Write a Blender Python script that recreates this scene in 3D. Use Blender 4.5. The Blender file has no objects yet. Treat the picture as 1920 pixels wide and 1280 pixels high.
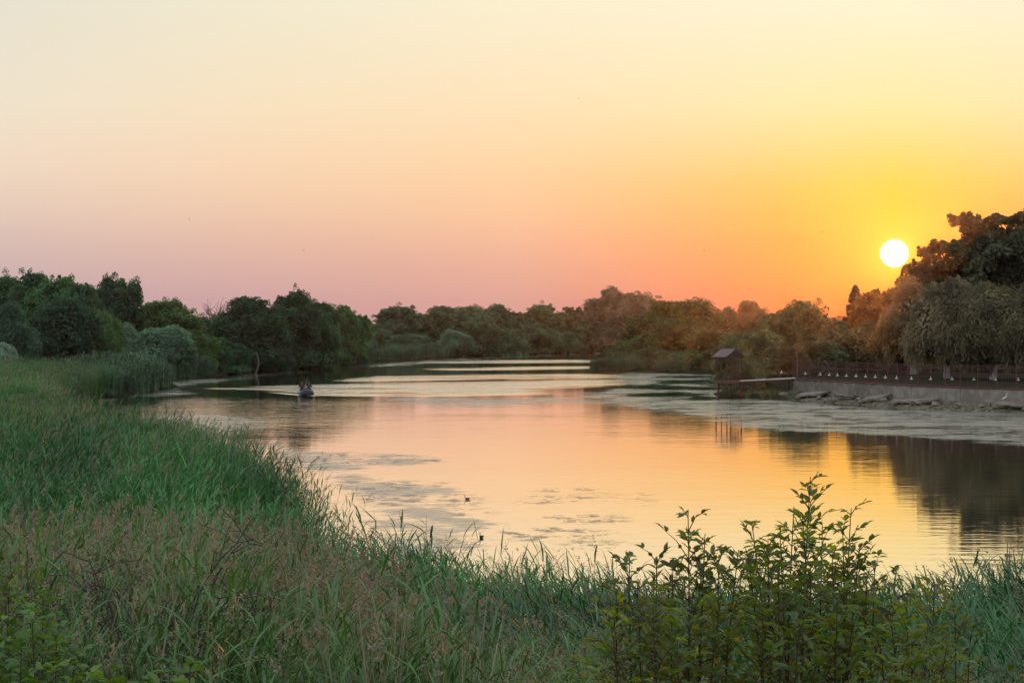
import bpy, math, random
import numpy as np
from mathutils import Vector

SC = bpy.context.scene
COL = SC.collection
F = 3583.0          # focal length expressed in picture pixels (1920 wide)
HOR = 620.0         # horizon row
CAMZ = 7.0
PI = math.pi

def at(px, Y, z=0.0):
    return ((px - 960.0) / F * Y, Y, z)
def on_water(px, py):
    Y = CAMZ * F / (py - HOR)
    return ((px - 960.0) / F * Y, Y)
def ztop(py, Y):
    return CAMZ - (py - HOR) / F * Y
def lin(c):
    return tuple(((v / 255.0) / 12.92 if v <= 10 else ((v / 255.0 + 0.055) / 1.055) ** 2.4) for v in c)

# ------------------------------------------------------------------ mesh helpers
class MB:
    """collects vertices / faces in numpy arrays and links them as ONE mesh"""
    def __init__(s):
        s.v = []; s.n = 0; s.f3 = []; s.f4 = []; s.m3 = []; s.m4 = []; s.r = []
    def add(s, v, f, mat=0, rnd=None):
        v = np.asarray(v, dtype=np.float32).reshape(-1, 3); f = np.asarray(f, dtype=np.int32)
        if len(f) == 0: return
        s.v.append(v)
        s.r.append(np.full(len(v), 0.5, np.float32) if rnd is None else np.broadcast_to(np.asarray(rnd, np.float32), (len(v),)).copy())
        m = np.full(len(f), mat, np.int32)
        if f.shape[1] == 4: s.f4.append(f + s.n); s.m4.append(m)
        else: s.f3.append(f + s.n); s.m3.append(m)
        s.n += len(v)
    def mesh(s, name, mats, smooth=False):
        me = bpy.data.meshes.new(name)
        v = np.concatenate(s.v); r = np.concatenate(s.r)
        f3 = np.concatenate(s.f3) if s.f3 else np.zeros((0, 3), np.int32)
        f4 = np.concatenate(s.f4) if s.f4 else np.zeros((0, 4), np.int32)
        me.vertices.add(len(v)); me.vertices.foreach_set("co", v.ravel())
        nl = f3.size + f4.size
        me.loops.add(nl); me.loops.foreach_set("vertex_index", np.concatenate([f3.ravel(), f4.ravel()]))
        n3, n4 = len(f3), len(f4)
        me.polygons.add(n3 + n4)
        me.polygons.foreach_set("loop_start", np.concatenate([np.arange(n3) * 3, n3 * 3 + np.arange(n4) * 4]).astype(np.int32))
        for m in (mats if isinstance(mats, (list, tuple)) else [mats]): me.materials.append(m)
        mi = np.concatenate(([np.concatenate(s.m3)] if s.m3 else []) + ([np.concatenate(s.m4)] if s.m4 else []))
        me.polygons.foreach_set("material_index", mi.astype(np.int32))
        me.polygons.foreach_set("use_smooth", np.full(n3 + n4, smooth))
        a = me.attributes.new("rnd", 'FLOAT', 'POINT'); a.data.foreach_set("value", r)
        me.update(calc_edges=True)
        return me
    def build(s, name, mats, parent=None, smooth=False):
        o = bpy.data.objects.new(name, s.mesh(name, mats, smooth)); COL.objects.link(o)
        if parent: o.parent = parent
        return o
    # shapes
    def box(s, c, d, rz=0.0, mat=0, rnd=None, top=1.0, rx=0.0, ry=0.0):
        x, y, z = [q / 2 for q in d]
        v = np.array([[-x,-y,-z],[x,-y,-z],[x,y,-z],[-x,y,-z],[-x*top,-y*top,z],[x*top,-y*top,z],[x*top,y*top,z],[-x*top,y*top,z]], float)
        if rx: v = v @ np.array([[1,0,0],[0,math.cos(rx),math.sin(rx)],[0,-math.sin(rx),math.cos(rx)]])
        if ry: v = v @ np.array([[math.cos(ry),0,-math.sin(ry)],[0,1,0],[math.sin(ry),0,math.cos(ry)]])
        ca, sa = math.cos(rz), math.sin(rz)
        v = v @ np.array([[ca, sa, 0], [-sa, ca, 0], [0, 0, 1]]) + np.array(c)
        s.add(v, [[0,3,2,1],[4,5,6,7],[0,1,5,4],[1,2,6,5],[2,3,7,6],[3,0,4,7]], mat, rnd)
    def tube(s, pts, rad, n=6, mat=0, rnd=None, cap=True):
        pts = np.asarray(pts, float); k = len(pts)
        rad = np.broadcast_to(np.asarray(rad, float), (k,))
        t = np.gradient(pts, axis=0); t /= np.linalg.norm(t, axis=1)[:, None] + 1e-9
        ref = np.array([0, 0, 1.0]) if abs(t[0][2]) < 0.8 else np.array([1.0, 0, 0])
        a = np.cross(t, ref); a /= np.linalg.norm(a, axis=1)[:, None] + 1e-9
        b = np.cross(t, a)
        th = np.arange(n) / n * 2 * PI
        ring = pts[:, None, :] + rad[:, None, None] * (np.cos(th)[None, :, None] * a[:, None, :] + np.sin(th)[None, :, None] * b[:, None, :])
        v = ring.reshape(-1, 3); f = []
        for i in range(k - 1):
            for j in range(n):
                f.append([i*n+j, i*n+(j+1)%n, (i+1)*n+(j+1)%n, (i+1)*n+j])
        s.add(v, f, mat, rnd)
        if cap:
            for i in (0, k - 1):
                v2 = np.vstack([ring[i], pts[i]]); s.add(v2, [[j, (j+1) % n, n] for j in range(n)], mat, rnd)
    def lathe(s, prof, c=(0,0,0), n=16, mat=0):
        prof = np.asarray(prof, float); th = np.arange(n)/n*2*PI
        v = np.stack([prof[:,0,None]*np.cos(th), prof[:,0,None]*np.sin(th), np.repeat(prof[:,1,None], n, 1)], -1).reshape(-1,3)+np.array(c)
        f = [[i*n+j, i*n+(j+1)%n, (i+1)*n+(j+1)%n, (i+1)*n+j] for i in range(len(prof)-1) for j in range(n)]
        s.add(v, f, mat)

def tag(o, label=None, cat=None, group=None, kind=None):
    if label: o['label'] = label
    if cat: o['category'] = cat
    if group: o['group'] = group
    if kind: o['kind'] = kind
    return o
def thing(name, loc=(0,0,0), rz=0.0, label=None, cat=None, group=None):
    o = bpy.data.objects.new(name, None); COL.objects.link(o)
    o.location = loc; o.rotation_euler = (0, 0, rz); o.empty_display_size = 0.3
    return tag(o, label, cat, group)
def copy_tree(o, parent=None):
    c = o.copy(); COL.objects.link(c)
    if parent: c.parent = parent
    for ch in list(o.children): copy_tree(ch, c)
    return c

# ------------------------------------------------------------------ materials
def new_mat(name):
    m = bpy.data.materials.new(name); m.use_nodes = True
    nt = m.node_tree; nt.nodes.clear()
    out = nt.nodes.new('ShaderNodeOutputMaterial')
    return m, nt, out
def N(nt, t, **kw):
    n = nt.nodes.new(t)
    for k, v in kw.items(): setattr(n, k, v)
    return n
def math_(nt, op, a, b=None, c=None, clamp=False):
    n = nt.nodes.new('ShaderNodeMath'); n.operation = op; n.use_clamp = clamp
    for i, x in enumerate((a, b, c)):
        if x is None: continue
        if isinstance(x, (int, float)): n.inputs[i].default_value = x
        else: nt.links.new(x, n.inputs[i])
    return n.outputs[0]
def mixc(nt, fac, a, b, mode='MIX'):
    n = nt.nodes.new('ShaderNodeMix'); n.data_type = 'RGBA'; n.blend_type = mode
    for i, x in ((0, fac), (6, a), (7, b)):
        if isinstance(x, (int, float)): n.inputs[i].default_value = x
        elif isinstance(x, (tuple, list)): n.inputs[i].default_value = tuple(x)[:3] + (1,)
        else: nt.links.new(x, n.inputs[i])
    return n.outputs[2]
def noise(nt, scale, detail=3, vec=None, rough=0.55, dist=0.0):
    n = nt.nodes.new('ShaderNodeTexNoise'); n.inputs['Scale'].default_value = scale
    n.inputs['Detail'].default_value = detail; n.inputs['Roughness'].default_value = rough
    n.inputs['Distortion'].default_value = dist
    if vec is not None: nt.links.new(vec, n.inputs['Vector'])
    return n.outputs[0]
def maprange(nt, x, a, b, c=0.0, d=1.0, smooth=True):
    n = nt.nodes.new('ShaderNodeMapRange'); n.interpolation_type = 'SMOOTHSTEP' if smooth else 'LINEAR'
    nt.links.new(x, n.inputs[0])
    for i, v in ((1, a), (2, b), (3, c), (4, d)): n.inputs[i].default_value = v
    return n.outputs[0]

def foliage_mat(name, color=None, trans=0.35, vary=0.5, nscale=0.5, tcol=(1.3, 1.25, 0.6), spec=0.06, rough=0.45):
    """leaf surface; color None -> takes the tint given to the object"""
    m, nt, out = new_mat(name); L = nt.links
    if color is None:
        oi = N(nt, 'ShaderNodeObjectInfo'); base = oi.outputs['Color']
    else:
        rgb = N(nt, 'ShaderNodeRGB'); rgb.outputs[0].default_value = tuple(color) + (1,); base = rgb.outputs[0]
    geo = N(nt, 'ShaderNodeNewGeometry')
    nz = noise(nt, nscale, 3, geo.outputs['Position'])
    at_ = N(nt, 'ShaderNodeAttribute', attribute_name='rnd')
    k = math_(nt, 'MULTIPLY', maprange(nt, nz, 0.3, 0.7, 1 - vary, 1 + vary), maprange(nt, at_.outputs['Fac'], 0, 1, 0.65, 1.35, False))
    vm = N(nt, 'ShaderNodeVectorMath', operation='SCALE'); L.new(base, vm.inputs[0]); L.new(k, vm.inputs['Scale'])
    d = N(nt, 'ShaderNodeBsdfDiffuse'); L.new(vm.outputs[0], d.inputs[0])
    t = N(nt, 'ShaderNodeBsdfTranslucent')
    tm = N(nt, 'ShaderNodeVectorMath', operation='MULTIPLY'); L.new(vm.outputs[0], tm.inputs[0]); tm.inputs[1].default_value = tcol
    L.new(tm.outputs[0], t.inputs[0])
    mx = N(nt, 'ShaderNodeMixShader'); mx.inputs[0].default_value = trans
    L.new(d.outputs[0], mx.inputs[1]); L.new(t.outputs[0], mx.inputs[2])
    g = N(nt, 'ShaderNodeBsdfGlossy'); g.inputs['Roughness'].default_value = rough; g.inputs[0].default_value = (1, 1, 1, 1)
    m2 = N(nt, 'ShaderNodeMixShader'); m2.inputs[0].default_value = spec
    L.new(mx.outputs[0], m2.inputs[1]); L.new(g.outputs[0], m2.inputs[2])
    L.new(m2.outputs[0], out.inputs[0])
    return m
def surf_mat(name, c1, c2, scale=2.0, rough=0.8, metal=0.0, bump=0.0, detail=5, c3=None, c3scale=0.4):
    m, nt, out = new_mat(name); L = nt.links
    tc = N(nt, 'ShaderNodeTexCoord')
    nz = noise(nt, scale, detail, tc.outputs['Object'])
    col = mixc(nt, maprange(nt, nz, 0.35, 0.65), c1, c2)
    if c3: col = mixc(nt, maprange(nt, noise(nt, c3scale, 4, tc.outputs['Object'], dist=0.6), 0.52, 0.62), col, c3)
    p = N(nt, 'ShaderNodeBsdfPrincipled'); L.new(col, p.inputs['Base Color'])
    p.inputs['Roughness'].default_value = rough; p.inputs['Metallic'].default_value = metal
    if bump:
        b = N(nt, 'ShaderNodeBump'); b.inputs['Distance'].default_value = bump; L.new(nz, b.inputs['Height']); L.new(b.outputs[0], p.inputs['Normal'])
    L.new(p.outputs[0], out.inputs[0])
    return m

M = {}
M['tree'] = foliage_mat('tree_leaves', None, 0.34, 0.55, 0.35, spec=0.03, rough=.6)
M['tree_fine'] = foliage_mat('willow_leaves', None, 0.34, 0.45, 0.3, tcol=(1.3, 1.15, 0.7), spec=0.03, rough=.6)
M['bark'] = surf_mat('bark', (0.05, 0.04, 0.032), (0.09, 0.075, 0.06), 6, 0.9, bump=0.02)
M['midbark'] = surf_mat('mid_bark', (0.09, 0.085, 0.07), (0.14, 0.13, 0.115), 6, 0.9)
M['palebark'] = surf_mat('pale_bark', (0.13, 0.12, 0.11), (0.2, 0.19, 0.17), 6, 0.9)
M['lime'] = surf_mat('whitewash', (0.5, 0.5, 0.5), (0.36, 0.35, 0.35), 5, 0.9)
M['reed'] = foliage_mat('reed_leaves', (0.036, 0.150, 0.032), 0.20, 0.65, 0.16, tcol=(1.1, 1.2, 0.6))
M['reed2'] = foliage_mat('reed_leaves_dull', (0.062, 0.155, 0.030), 0.20, 0.5, 0.25, tcol=(1.2, 1.1, 0.6))
M['dry'] = foliage_mat('dry_stalk', (0.24, 0.20, 0.125), 0.12, 0.4, 0.3, tcol=(1.2, 1.0, 0.7))
M['panicle'] = foliage_mat('seed_head', (0.21, 0.185, 0.135), 0.35, 0.3, 0.8, tcol=(1.2, 0.95, 0.75))
M['shrub'] = foliage_mat('ash_leaf', (0.085, 0.150, 0.018), 0.55, 0.5, 3.0, tcol=(1.9, 1.5, 0.2), spec=0.05, rough=0.5)
M['herb'] = foliage_mat('herb_leaf', (0.085, 0.19, 0.035), 0.4, 0.3, 3.0, tcol=(1.5, 1.3, 0.3), spec=0.04, rough=0.5)
M['twig'] = surf_mat('dark_twig', (0.035, 0.022, 0.025), (0.06, 0.04, 0.04), 20, 0.8)
M['stem'] = surf_mat('shrub_stem', (0.05, 0.03, 0.018), (0.09, 0.055, 0.03), 20, 0.7)

# ground
def ground_mat():
    m, nt, out = new_mat('ground_soil'); L = nt.links
    g = N(nt, 'ShaderNodeNewGeometry')
    a = noise(nt, 0.15, 6, g.outputs['Position']); b = noise(nt, 3.0, 4, g.outputs['Position'])
    c = mixc(nt, maprange(nt, a, 0.4, 0.6), (0.03, 0.045, 0.022), (0.045, 0.04, 0.028))
    c = mixc(nt, maprange(nt, b, 0.35, 0.7), c, (0.02, 0.022, 0.014))
    sp = N(nt, 'ShaderNodeSeparateXYZ'); L.new(g.outputs['Position'], sp.inputs[0])
    rub = math_(nt, 'MULTIPLY', math_(nt, 'MULTIPLY', maprange(nt, sp.outputs[0], 27.0, 30.0), maprange(nt, sp.outputs[1], 150.0, 155.0)), math_(nt, 'MULTIPLY', maprange(nt, sp.outputs[1], 200.0, 196.0, 0.0, 1.0), maprange(nt, sp.outputs[2], 0.9, 0.6, 0.0, 1.0)))
    rc = mixc(nt, maprange(nt, b, 0.4, 0.6), (0.24, 0.20, 0.16), (0.09, 0.075, 0.05))
    c = mixc(nt, rub, c, rc)
    d = N(nt, 'ShaderNodeBsdfDiffuse'); L.new(c, d.inputs[0]); L.new(d.outputs[0], out.inputs[0])
    return m
M['ground'] = ground_mat()

# ------------------------------------------------------------------ camera
cam = bpy.data.cameras.new('camera'); co = bpy.data.objects.new('camera', cam); COL.objects.link(co)
cam.sensor_width = 36.0; cam.lens = 36.0 * F / 1920.0
cam.clip_start = 0.5; cam.clip_end = 9000
co.location = (0, 0, CAMZ); co.rotation_euler = (PI / 2, 0, 0); cam.shift_y = -20.0 / 1920.0
SC.camera = co
SC.view_settings.view_transform = 'Standard'; SC.view_settings.look = 'None'; SC.view_settings.exposure = 0; SC.view_settings.gamma = 1
SC.cycles.max_bounces = 5; SC.cycles.diffuse_bounces = 2; SC.cycles.glossy_bounces = 3; SC.cycles.transmission_bounces = 3
SC.cycles.transparent_max_bounces = 4; SC.cycles.caustics_reflective = False; SC.cycles.caustics_refractive = False
SC.cycles.sample_clamp_indirect = 3.0

# ------------------------------------------------------------------ sky and sun
SUN = Vector((717.0, F, 145.0)).normalized()
sun_el = math.asin(SUN.z); sun_az = math.atan2(SUN.x, SUN.y)
def build_world():
    w = bpy.data.worlds.new('World'); SC.world = w; w.use_nodes = True
    nt = w.node_tree; nt.nodes.clear(); L = nt.links
    out = N(nt, 'ShaderNodeOutputWorld'); bg = N(nt, 'ShaderNodeBackground')
    tc = N(nt, 'ShaderNodeTexCoord'); sep = N(nt, 'ShaderNodeSeparateXYZ'); L.new(tc.outputs['Generated'], sep.inputs[0])
    x, y, z = sep.outputs
    zc = math_(nt, 'MAXIMUM', z, 0.0); t = math_(nt, 'SQRT', zc)
    hl = math_(nt, 'SQRT', math_(nt, 'ADD', math_(nt, 'MULTIPLY', x, x), math_(nt, 'MAXIMUM', math_(nt, 'MULTIPLY', y, y), 1e-6)))
    sx, sy = math.sin(sun_az), math.cos(sun_az)
    dt = math_(nt, 'DIVIDE', math_(nt, 'ADD', math_(nt, 'MULTIPLY', x, sx), math_(nt, 'MULTIPLY', y, sy)), hl)
    az = math_(nt, 'ARCCOSINE', math_(nt, 'MINIMUM', math_(nt, 'MAXIMUM', dt, -1.0), 1.0))
    tpos = lambda py: math.sqrt(max(0.0, math.sin(math.atan((HOR - py) / F))))
    rows = [615, 560, 500, 450, 400, 350, 300, 200, 0]
    zen = [(0.56, (232, 236, 233)), (0.75, (214, 224, 229)), (1.0, (202, 216, 226))]
    cols = [
        (0.459, [(190,164,168),(196,168,170),(208,180,176),(219,190,180),(230,203,186),(237,212,190),(241,219,195),(240,227,204),(232,226,208)]),
        (0.330, [(198,158,158),(206,164,162),(220,177,166),(230,188,168),(239,200,172),(245,209,176),(248,216,182),(248,227,192),(242,234,208)]),
        (0.197, [(210,150,142),(218,162,150),(230,174,152),(240,186,154),(247,198,157),(251,207,161),(253,215,168),(253,227,186),(251,240,208)]),
        (0.060, [(216,104,76),(226,122,80),(236,144,80),(246,157,84),(252,175,90),(253,193,106),(254,209,134),(253,231,176),(252,243,212)]),
        (0.000, [(220,74,24),(230,98,26),(244,138,18),(250,152,26),(253,172,44),(254,190,76),(254,207,116),(253,231,170),(252,245,212)]),
    ]
    def ramp(cs, extra):
        r = N(nt, 'ShaderNodeValToRGB'); L.new(t, r.inputs[0]); e = r.color_ramp.elements
        pts = [(tpos(p), c) for p, c in zip(rows, cs)] + extra
        e[0].position = pts[0][0]; e[0].color = lin(pts[0][1]) + (1,)
        e[1].position = pts[-1][0]; e[1].color = lin(pts[-1][1]) + (1,)
        for p, c in pts[1:-1]:
            q = e.new(p); q.color = lin(c) + (1,)
        return r.outputs[0]
    back = ramp([(210,215,214),(224,226,226),(234,234,232),(240,238,236),(244,242,240),(244,246,244),(244,247,248),(242,248,252),(240,250,255)], zen)
    cur = back; prev = PI * 0.75
    for a, cs in cols:
        r = ramp(cs, zen)
        cur = mixc(nt, maprange(nt, az, a, prev, 1.0, 0.0, prev < 1.0 and False), cur, r)
        prev = a
    # glow and disc around the sun
    dp = N(nt, 'ShaderNodeVectorMath', operation='DISTANCE'); L.new(tc.outputs['Generated'], dp.inputs[0]); dp.inputs[1].default_value = SUN
    s = dp.outputs['Value']
    g1 = math_(nt, 'POWER', 2.718, math_(nt, 'MULTIPLY', s, -1 / 0.012))
    g2 = math_(nt, 'POWER', 2.718, math_(nt, 'MULTIPLY', s, -1 / 0.05))
    cur = mixc(nt, 1.0, cur, mixc(nt, g1, (0, 0, 0), (0.8, 0.50, 0.08)), 'ADD')
    cur = mixc(nt, 1.0, cur, mixc(nt, g2, (0, 0, 0), (0.05, 0.05, 0.0)), 'ADD')
    disc = maprange(nt, s, 0.0058, 0.0075, 1.0, 0.0)
    cur = mixc(nt, disc, cur, (5.0, 4.6, 3.6))
    # physical sky adds its own light to the upper dome
    sky = N(nt, 'ShaderNodeTexSky', sky_type='NISHITA'); sky.sun_disc = False
    sky.sun_elevation = sun_el; sky.sun_rotation = sun_az; sky.dust_density = 3.0
    sk = N(nt, 'ShaderNodeVectorMath', operation='SCALE'); L.new(sky.outputs[0], sk.inputs[0])
    L.new(maprange(nt, z, 0.2, 0.6, 0.0, 0.05), sk.inputs['Scale'])
    cur = mixc(nt, 1.0, cur, sk.outputs[0], 'ADD')
    L.new(cur, bg.inputs[0]); bg.inputs[1].default_value = 1.0
    L.new(bg.outputs[0], out.inputs[0])
build_world()
sl = bpy.data.lights.new('sun', 'SUN'); so = bpy.data.objects.new('sun', sl); COL.objects.link(so)
sl.energy = 1.7; sl.angle = math.radians(0.6); sl.color = (1.0, 0.34, 0.08)
so.rotation_euler = (-SUN).to_track_quat('-Z', 'Y').to_euler(); so.location = (120, 600, 60)

# ------------------------------------------------------------------ terrain
RIVER = [(26,28.5),(12,30),(6,30.5),(1,32),(-1.9,36),(-4.2,43),(-6.0,50),(-8.9,61),(-12.8,74),(-19,90),(-26.5,112),(-33,135),(-39,160),(-43,185),(-43.5,200),
         (-41.5,207),(-41.5,238),(-50,251),(-51,273),(-46,295),(-44,326),(-35,369),(-31,432),(-13,522),(6,570),(27,618),(48,650),(90,660),(120,640),
         (110,600),(70,560),(45,500),(27,440),(19,385),(14.5,358),(15.2,349),(20,336),(26,322),(36,312),(46,290),(44,262),(34,240),(27,222),(22.5,212),(22,202),(25,197),(28.3,194.5),
         (33,182),(35.4,172),(39.5,166.5),(44,162.5),(56,155),(90,150),(120,120),(90,60),(50,30)]
def sdist(X, Y, poly=RIVER):
    """signed distance, negative inside"""
    P = np.array(poly, float); Q = np.roll(P, -1, 0)
    best = np.full(X.shape, 1e9); inside = np.zeros(X.shape, bool)
    for (ax, ay), (bx, by) in zip(P, Q):
        dx, dy = bx - ax, by - ay
        tt = np.clip(((X - ax) * dx + (Y - ay) * dy) / (dx * dx + dy * dy), 0, 1)
        best = np.minimum(best, np.hypot(X - ax - tt * dx, Y - ay - tt * dy))
        c = ((ay > Y) != (by > Y)) & (X < (bx - ax) * (Y - ay) / (by - ay + 1e-12) + ax)
        inside ^= c
    return np.where(inside, -best, best)
WALL = [(29.5,200.6),(32.2,192),(35,184.5),(37.6,175.7),(40.4,170.5),(44.5,166),(48.7,162),(53,159)]
TERR = WALL + [(100,150),(120,290),(46,300),(38,262),(29.5,235),(27.5,215)]
def height(X, Y):
    X = np.asarray(X, float); Y = np.asarray(Y, float)
    d = sdist(X, Y)
    right = np.interp(Y, [-40, 0, 9, 16, 22, 28, 34, 60], [5.6, 5.4, 4.25, 2.75, 1.65, 0.75, 0.3, 0.3])
    left = np.interp(Y, [-40, 0, 6, 12, 22, 30, 40, 48, 60], [5.6, 5.4, 4.75, 3.75, 2.5, 1.55, 0.65, 0.3, 0.3])
    w = np.clip((-X - 0.5) / 3.0, 0, 1); w = w * w * (3 - 2 * w)
    b = right * (1 - w) + left * w
    far = np.clip((Y - 120) / 40, 0, 1)
    # bank behind the retaining wall on the right is a terrace
    terr = np.clip((-sdist(X, Y, TERR) - 0.3) / 1.5, 0, 1)
    b = b * (1 - far) + far * (0.35 + 0.012 * np.clip(d, 0, 60))
    shore = 0.12 + 0.38 * np.clip(d, 0, None)
    h = np.minimum(b, shore)
    nearwall = (sdist(X, Y, TERR) < 6) & (Y > 120)
    h = np.where(nearwall, np.minimum(shore, 0.35), h)
    h = h * (1 - terr) + 1.72 * terr
    h = np.where(d < 0, np.maximum(-0.9, 0.12 + 0.5 * d), h)
    h += 0.03 * np.sin(X * 1.7) * np.cos(Y * 1.3) * (d > 0.5)
    return h
def hz(x, y): return float(height(np.array([x]), np.array([y]))[0])

def grid_obj(name, Ys, US, off, zf, mat):
    Yg, Ug = np.meshgrid(Ys, US, indexing='ij'); Xg = Ug * (np.abs(Yg) + off)
    Z = zf(Xg, Yg); v = np.stack([Xg, Yg, Z], -1).reshape(-1, 3)
    nr, nc = Yg.shape; i = np.arange(nr - 1)[:, None] * nc + np.arange(nc - 1)[None, :]
    f = np.stack([i, i + 1, i + nc + 1, i + nc], -1).reshape(-1, 4)
    mb = MB(); mb.add(v, f); return mb.build(name, mat, smooth=True), Xg, Yg
Ys = np.concatenate([np.linspace(-40, 8, 20), np.linspace(9, 60, 110), 60 * (700 / 60) ** np.linspace(0.005, 1, 330), np.geomspace(760, 6000, 12)])
US = np.concatenate([np.linspace(-1.4, -0.42, 14), np.linspace(-0.40, 0.40, 260), np.linspace(0.42, 1.4, 14)])
g, _, _ = grid_obj('ground', Ys, US, 6.0, height, M['ground']); tag(g, kind='structure')

# ---- water
def rast(poly, PX, PY):
    P = np.array(poly, float); Q = np.roll(P, -1, 0); ins = np.zeros(PX.shape, bool)
    for (ax, ay), (bx, by) in zip(P, Q):
        if ay == by: continue
        ins ^= ((ay > PY) != (by > PY)) & (PX < (bx - ax) * (PY - ay) / (by - ay) + ax)
    return ins.astype(np.float32)
def blur(a, k, ax):
    if k < 1: return a
    w = np.exp(-0.5 * (np.arange(-3 * k, 3 * k + 1) / k) ** 2); w /= w.sum()
    return np.apply_along_axis(lambda r: np.convolve(np.pad(r, 3 * k, mode='edge'), w, 'valid'), ax, a)
pys = np.concatenate([np.arange(656, 700, 0.5), np.arange(700, 1120, 1.0), np.array([1150, 1200, 1300, 1450, 1620, 1800])])
pxs = np.concatenate([np.linspace(-1600, -80, 12), np.arange(-60, 1990, 6.0), np.linspace(2020, 3600, 12)])
PYg, PXg = np.meshgrid(pys, pxs, indexing='ij')
WY = CAMZ * F / (PYg - HOR); WX = (PXg - 960) / F * WY
# calm / wind-rippled / floating-weed patches, outlined as they lie on the river (bank by bank)
RIP = [ [(780,680),(900,675),(1135,674),(1135,679),(900,681)],
        [(770,691),(960,688),(1135,685),(1135,690),(960,693),(860,694)],
        [(598,715),(700,706),(900,703),(1140,701),(1140,708),(900,710),(700,714)],
        [(380,728),(520,722),(700,718),(900,716),(1140,711),(1150,722),(1000,728),(1000,738),(800,742),(640,742),(590,740),(560,738),(520,732)],
        ]
SEMI = [ [(240,748),(420,742),(640,745),(700,760),(640,790),(500,800),(300,800),(200,770)] ]
WEED = [ [(290,782),(440,826),(600,885),(700,950),(770,1000),(830,1050),(850,1020),(780,960),(700,900),(560,846),(420,812),(330,785)],
         [(240,742),(250,725),(300,716),(400,710),(480,702),(600,692),(640,689),(640,692),(560,700),(430,714),(330,728),(380,738),(300,744)],
         [(640,690),(700,682),(860,672),(1000,666),(1130,662),(1130,664),(1000,668),(860,676),(760,686)],
         [(180,748),(240,745),(240,750),(190,754)],
         [(260,778),(400,776),(520,786),(500,800),(440,822),(360,820),(300,800)],
         [(700,748),(800,742),(960,748),(1100,744),(1100,752),(960,762),(860,766),(760,758)],
         [(1128,706),(1180,697),(1345,702),(1350,720),(1400,744),(1480,750),(1560,760),(1700,768),(1990,772),(1990,842),(1900,836),(1740,822),(1600,812),(1450,808),(1360,800),(1300,782),(1180,764),(1060,752),(1060,742),(1140,728)],
         [(500,850),(640,846),(840,856),(820,866),(700,880),(560,880)],
         [(660,905),(820,895),(880,930),(860,965),(930,985),(900,1020),(760,1060),(690,1000)] ]
DARK = [ [(1140,722),(1220,721),(1345,726),(1345,730),(1260,731),(1150,727)],
         [(1230,714),(1290,712),(1330,716),(1290,720),(1240,719)], [(1180,738),(1260,734),(1320,740),(1260,744),(1180,742)], [(1300,742),(1400,746),(1360,750),(1300,748)],
         [(1240,706),(1300,704),(1330,706),(1280,709)] ]
FLECK = [ [(290,782),(440,826),(600,885),(700,950),(770,1000),(830,1050),(850,1020),(780,960),(700,900),(560,846),(420,812),(330,785)], [(900,1000),(1040,985),(1180,1000),(1080,1012),(940,1016)],
          [(1050,1018),(1120,1012),(1260,1014),(1270,1022),(1180,1030),(1060,1028)],
          [(1020,915),(1100,914),(1220,920),(1240,935),(1160,985),(1000,975),(980,940)],
          [(680,905),(840,895),(900,935),(940,990),(900,1030),(780,1060),(690,1000)],
          [(520,850),(640,848),(840,858),(820,866),(700,878),(560,876)],
          [(700,856),(760,858),(740,868),(700,866)] ]
def mask(polys, ky=1, kx=3):
    a = np.zeros(PXg.shape, np.float32)
    for p in polys: a = np.maximum(a, rast(p, PXg, PYg))
    return blur(blur(a, kx, 1), ky, 0)
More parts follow.
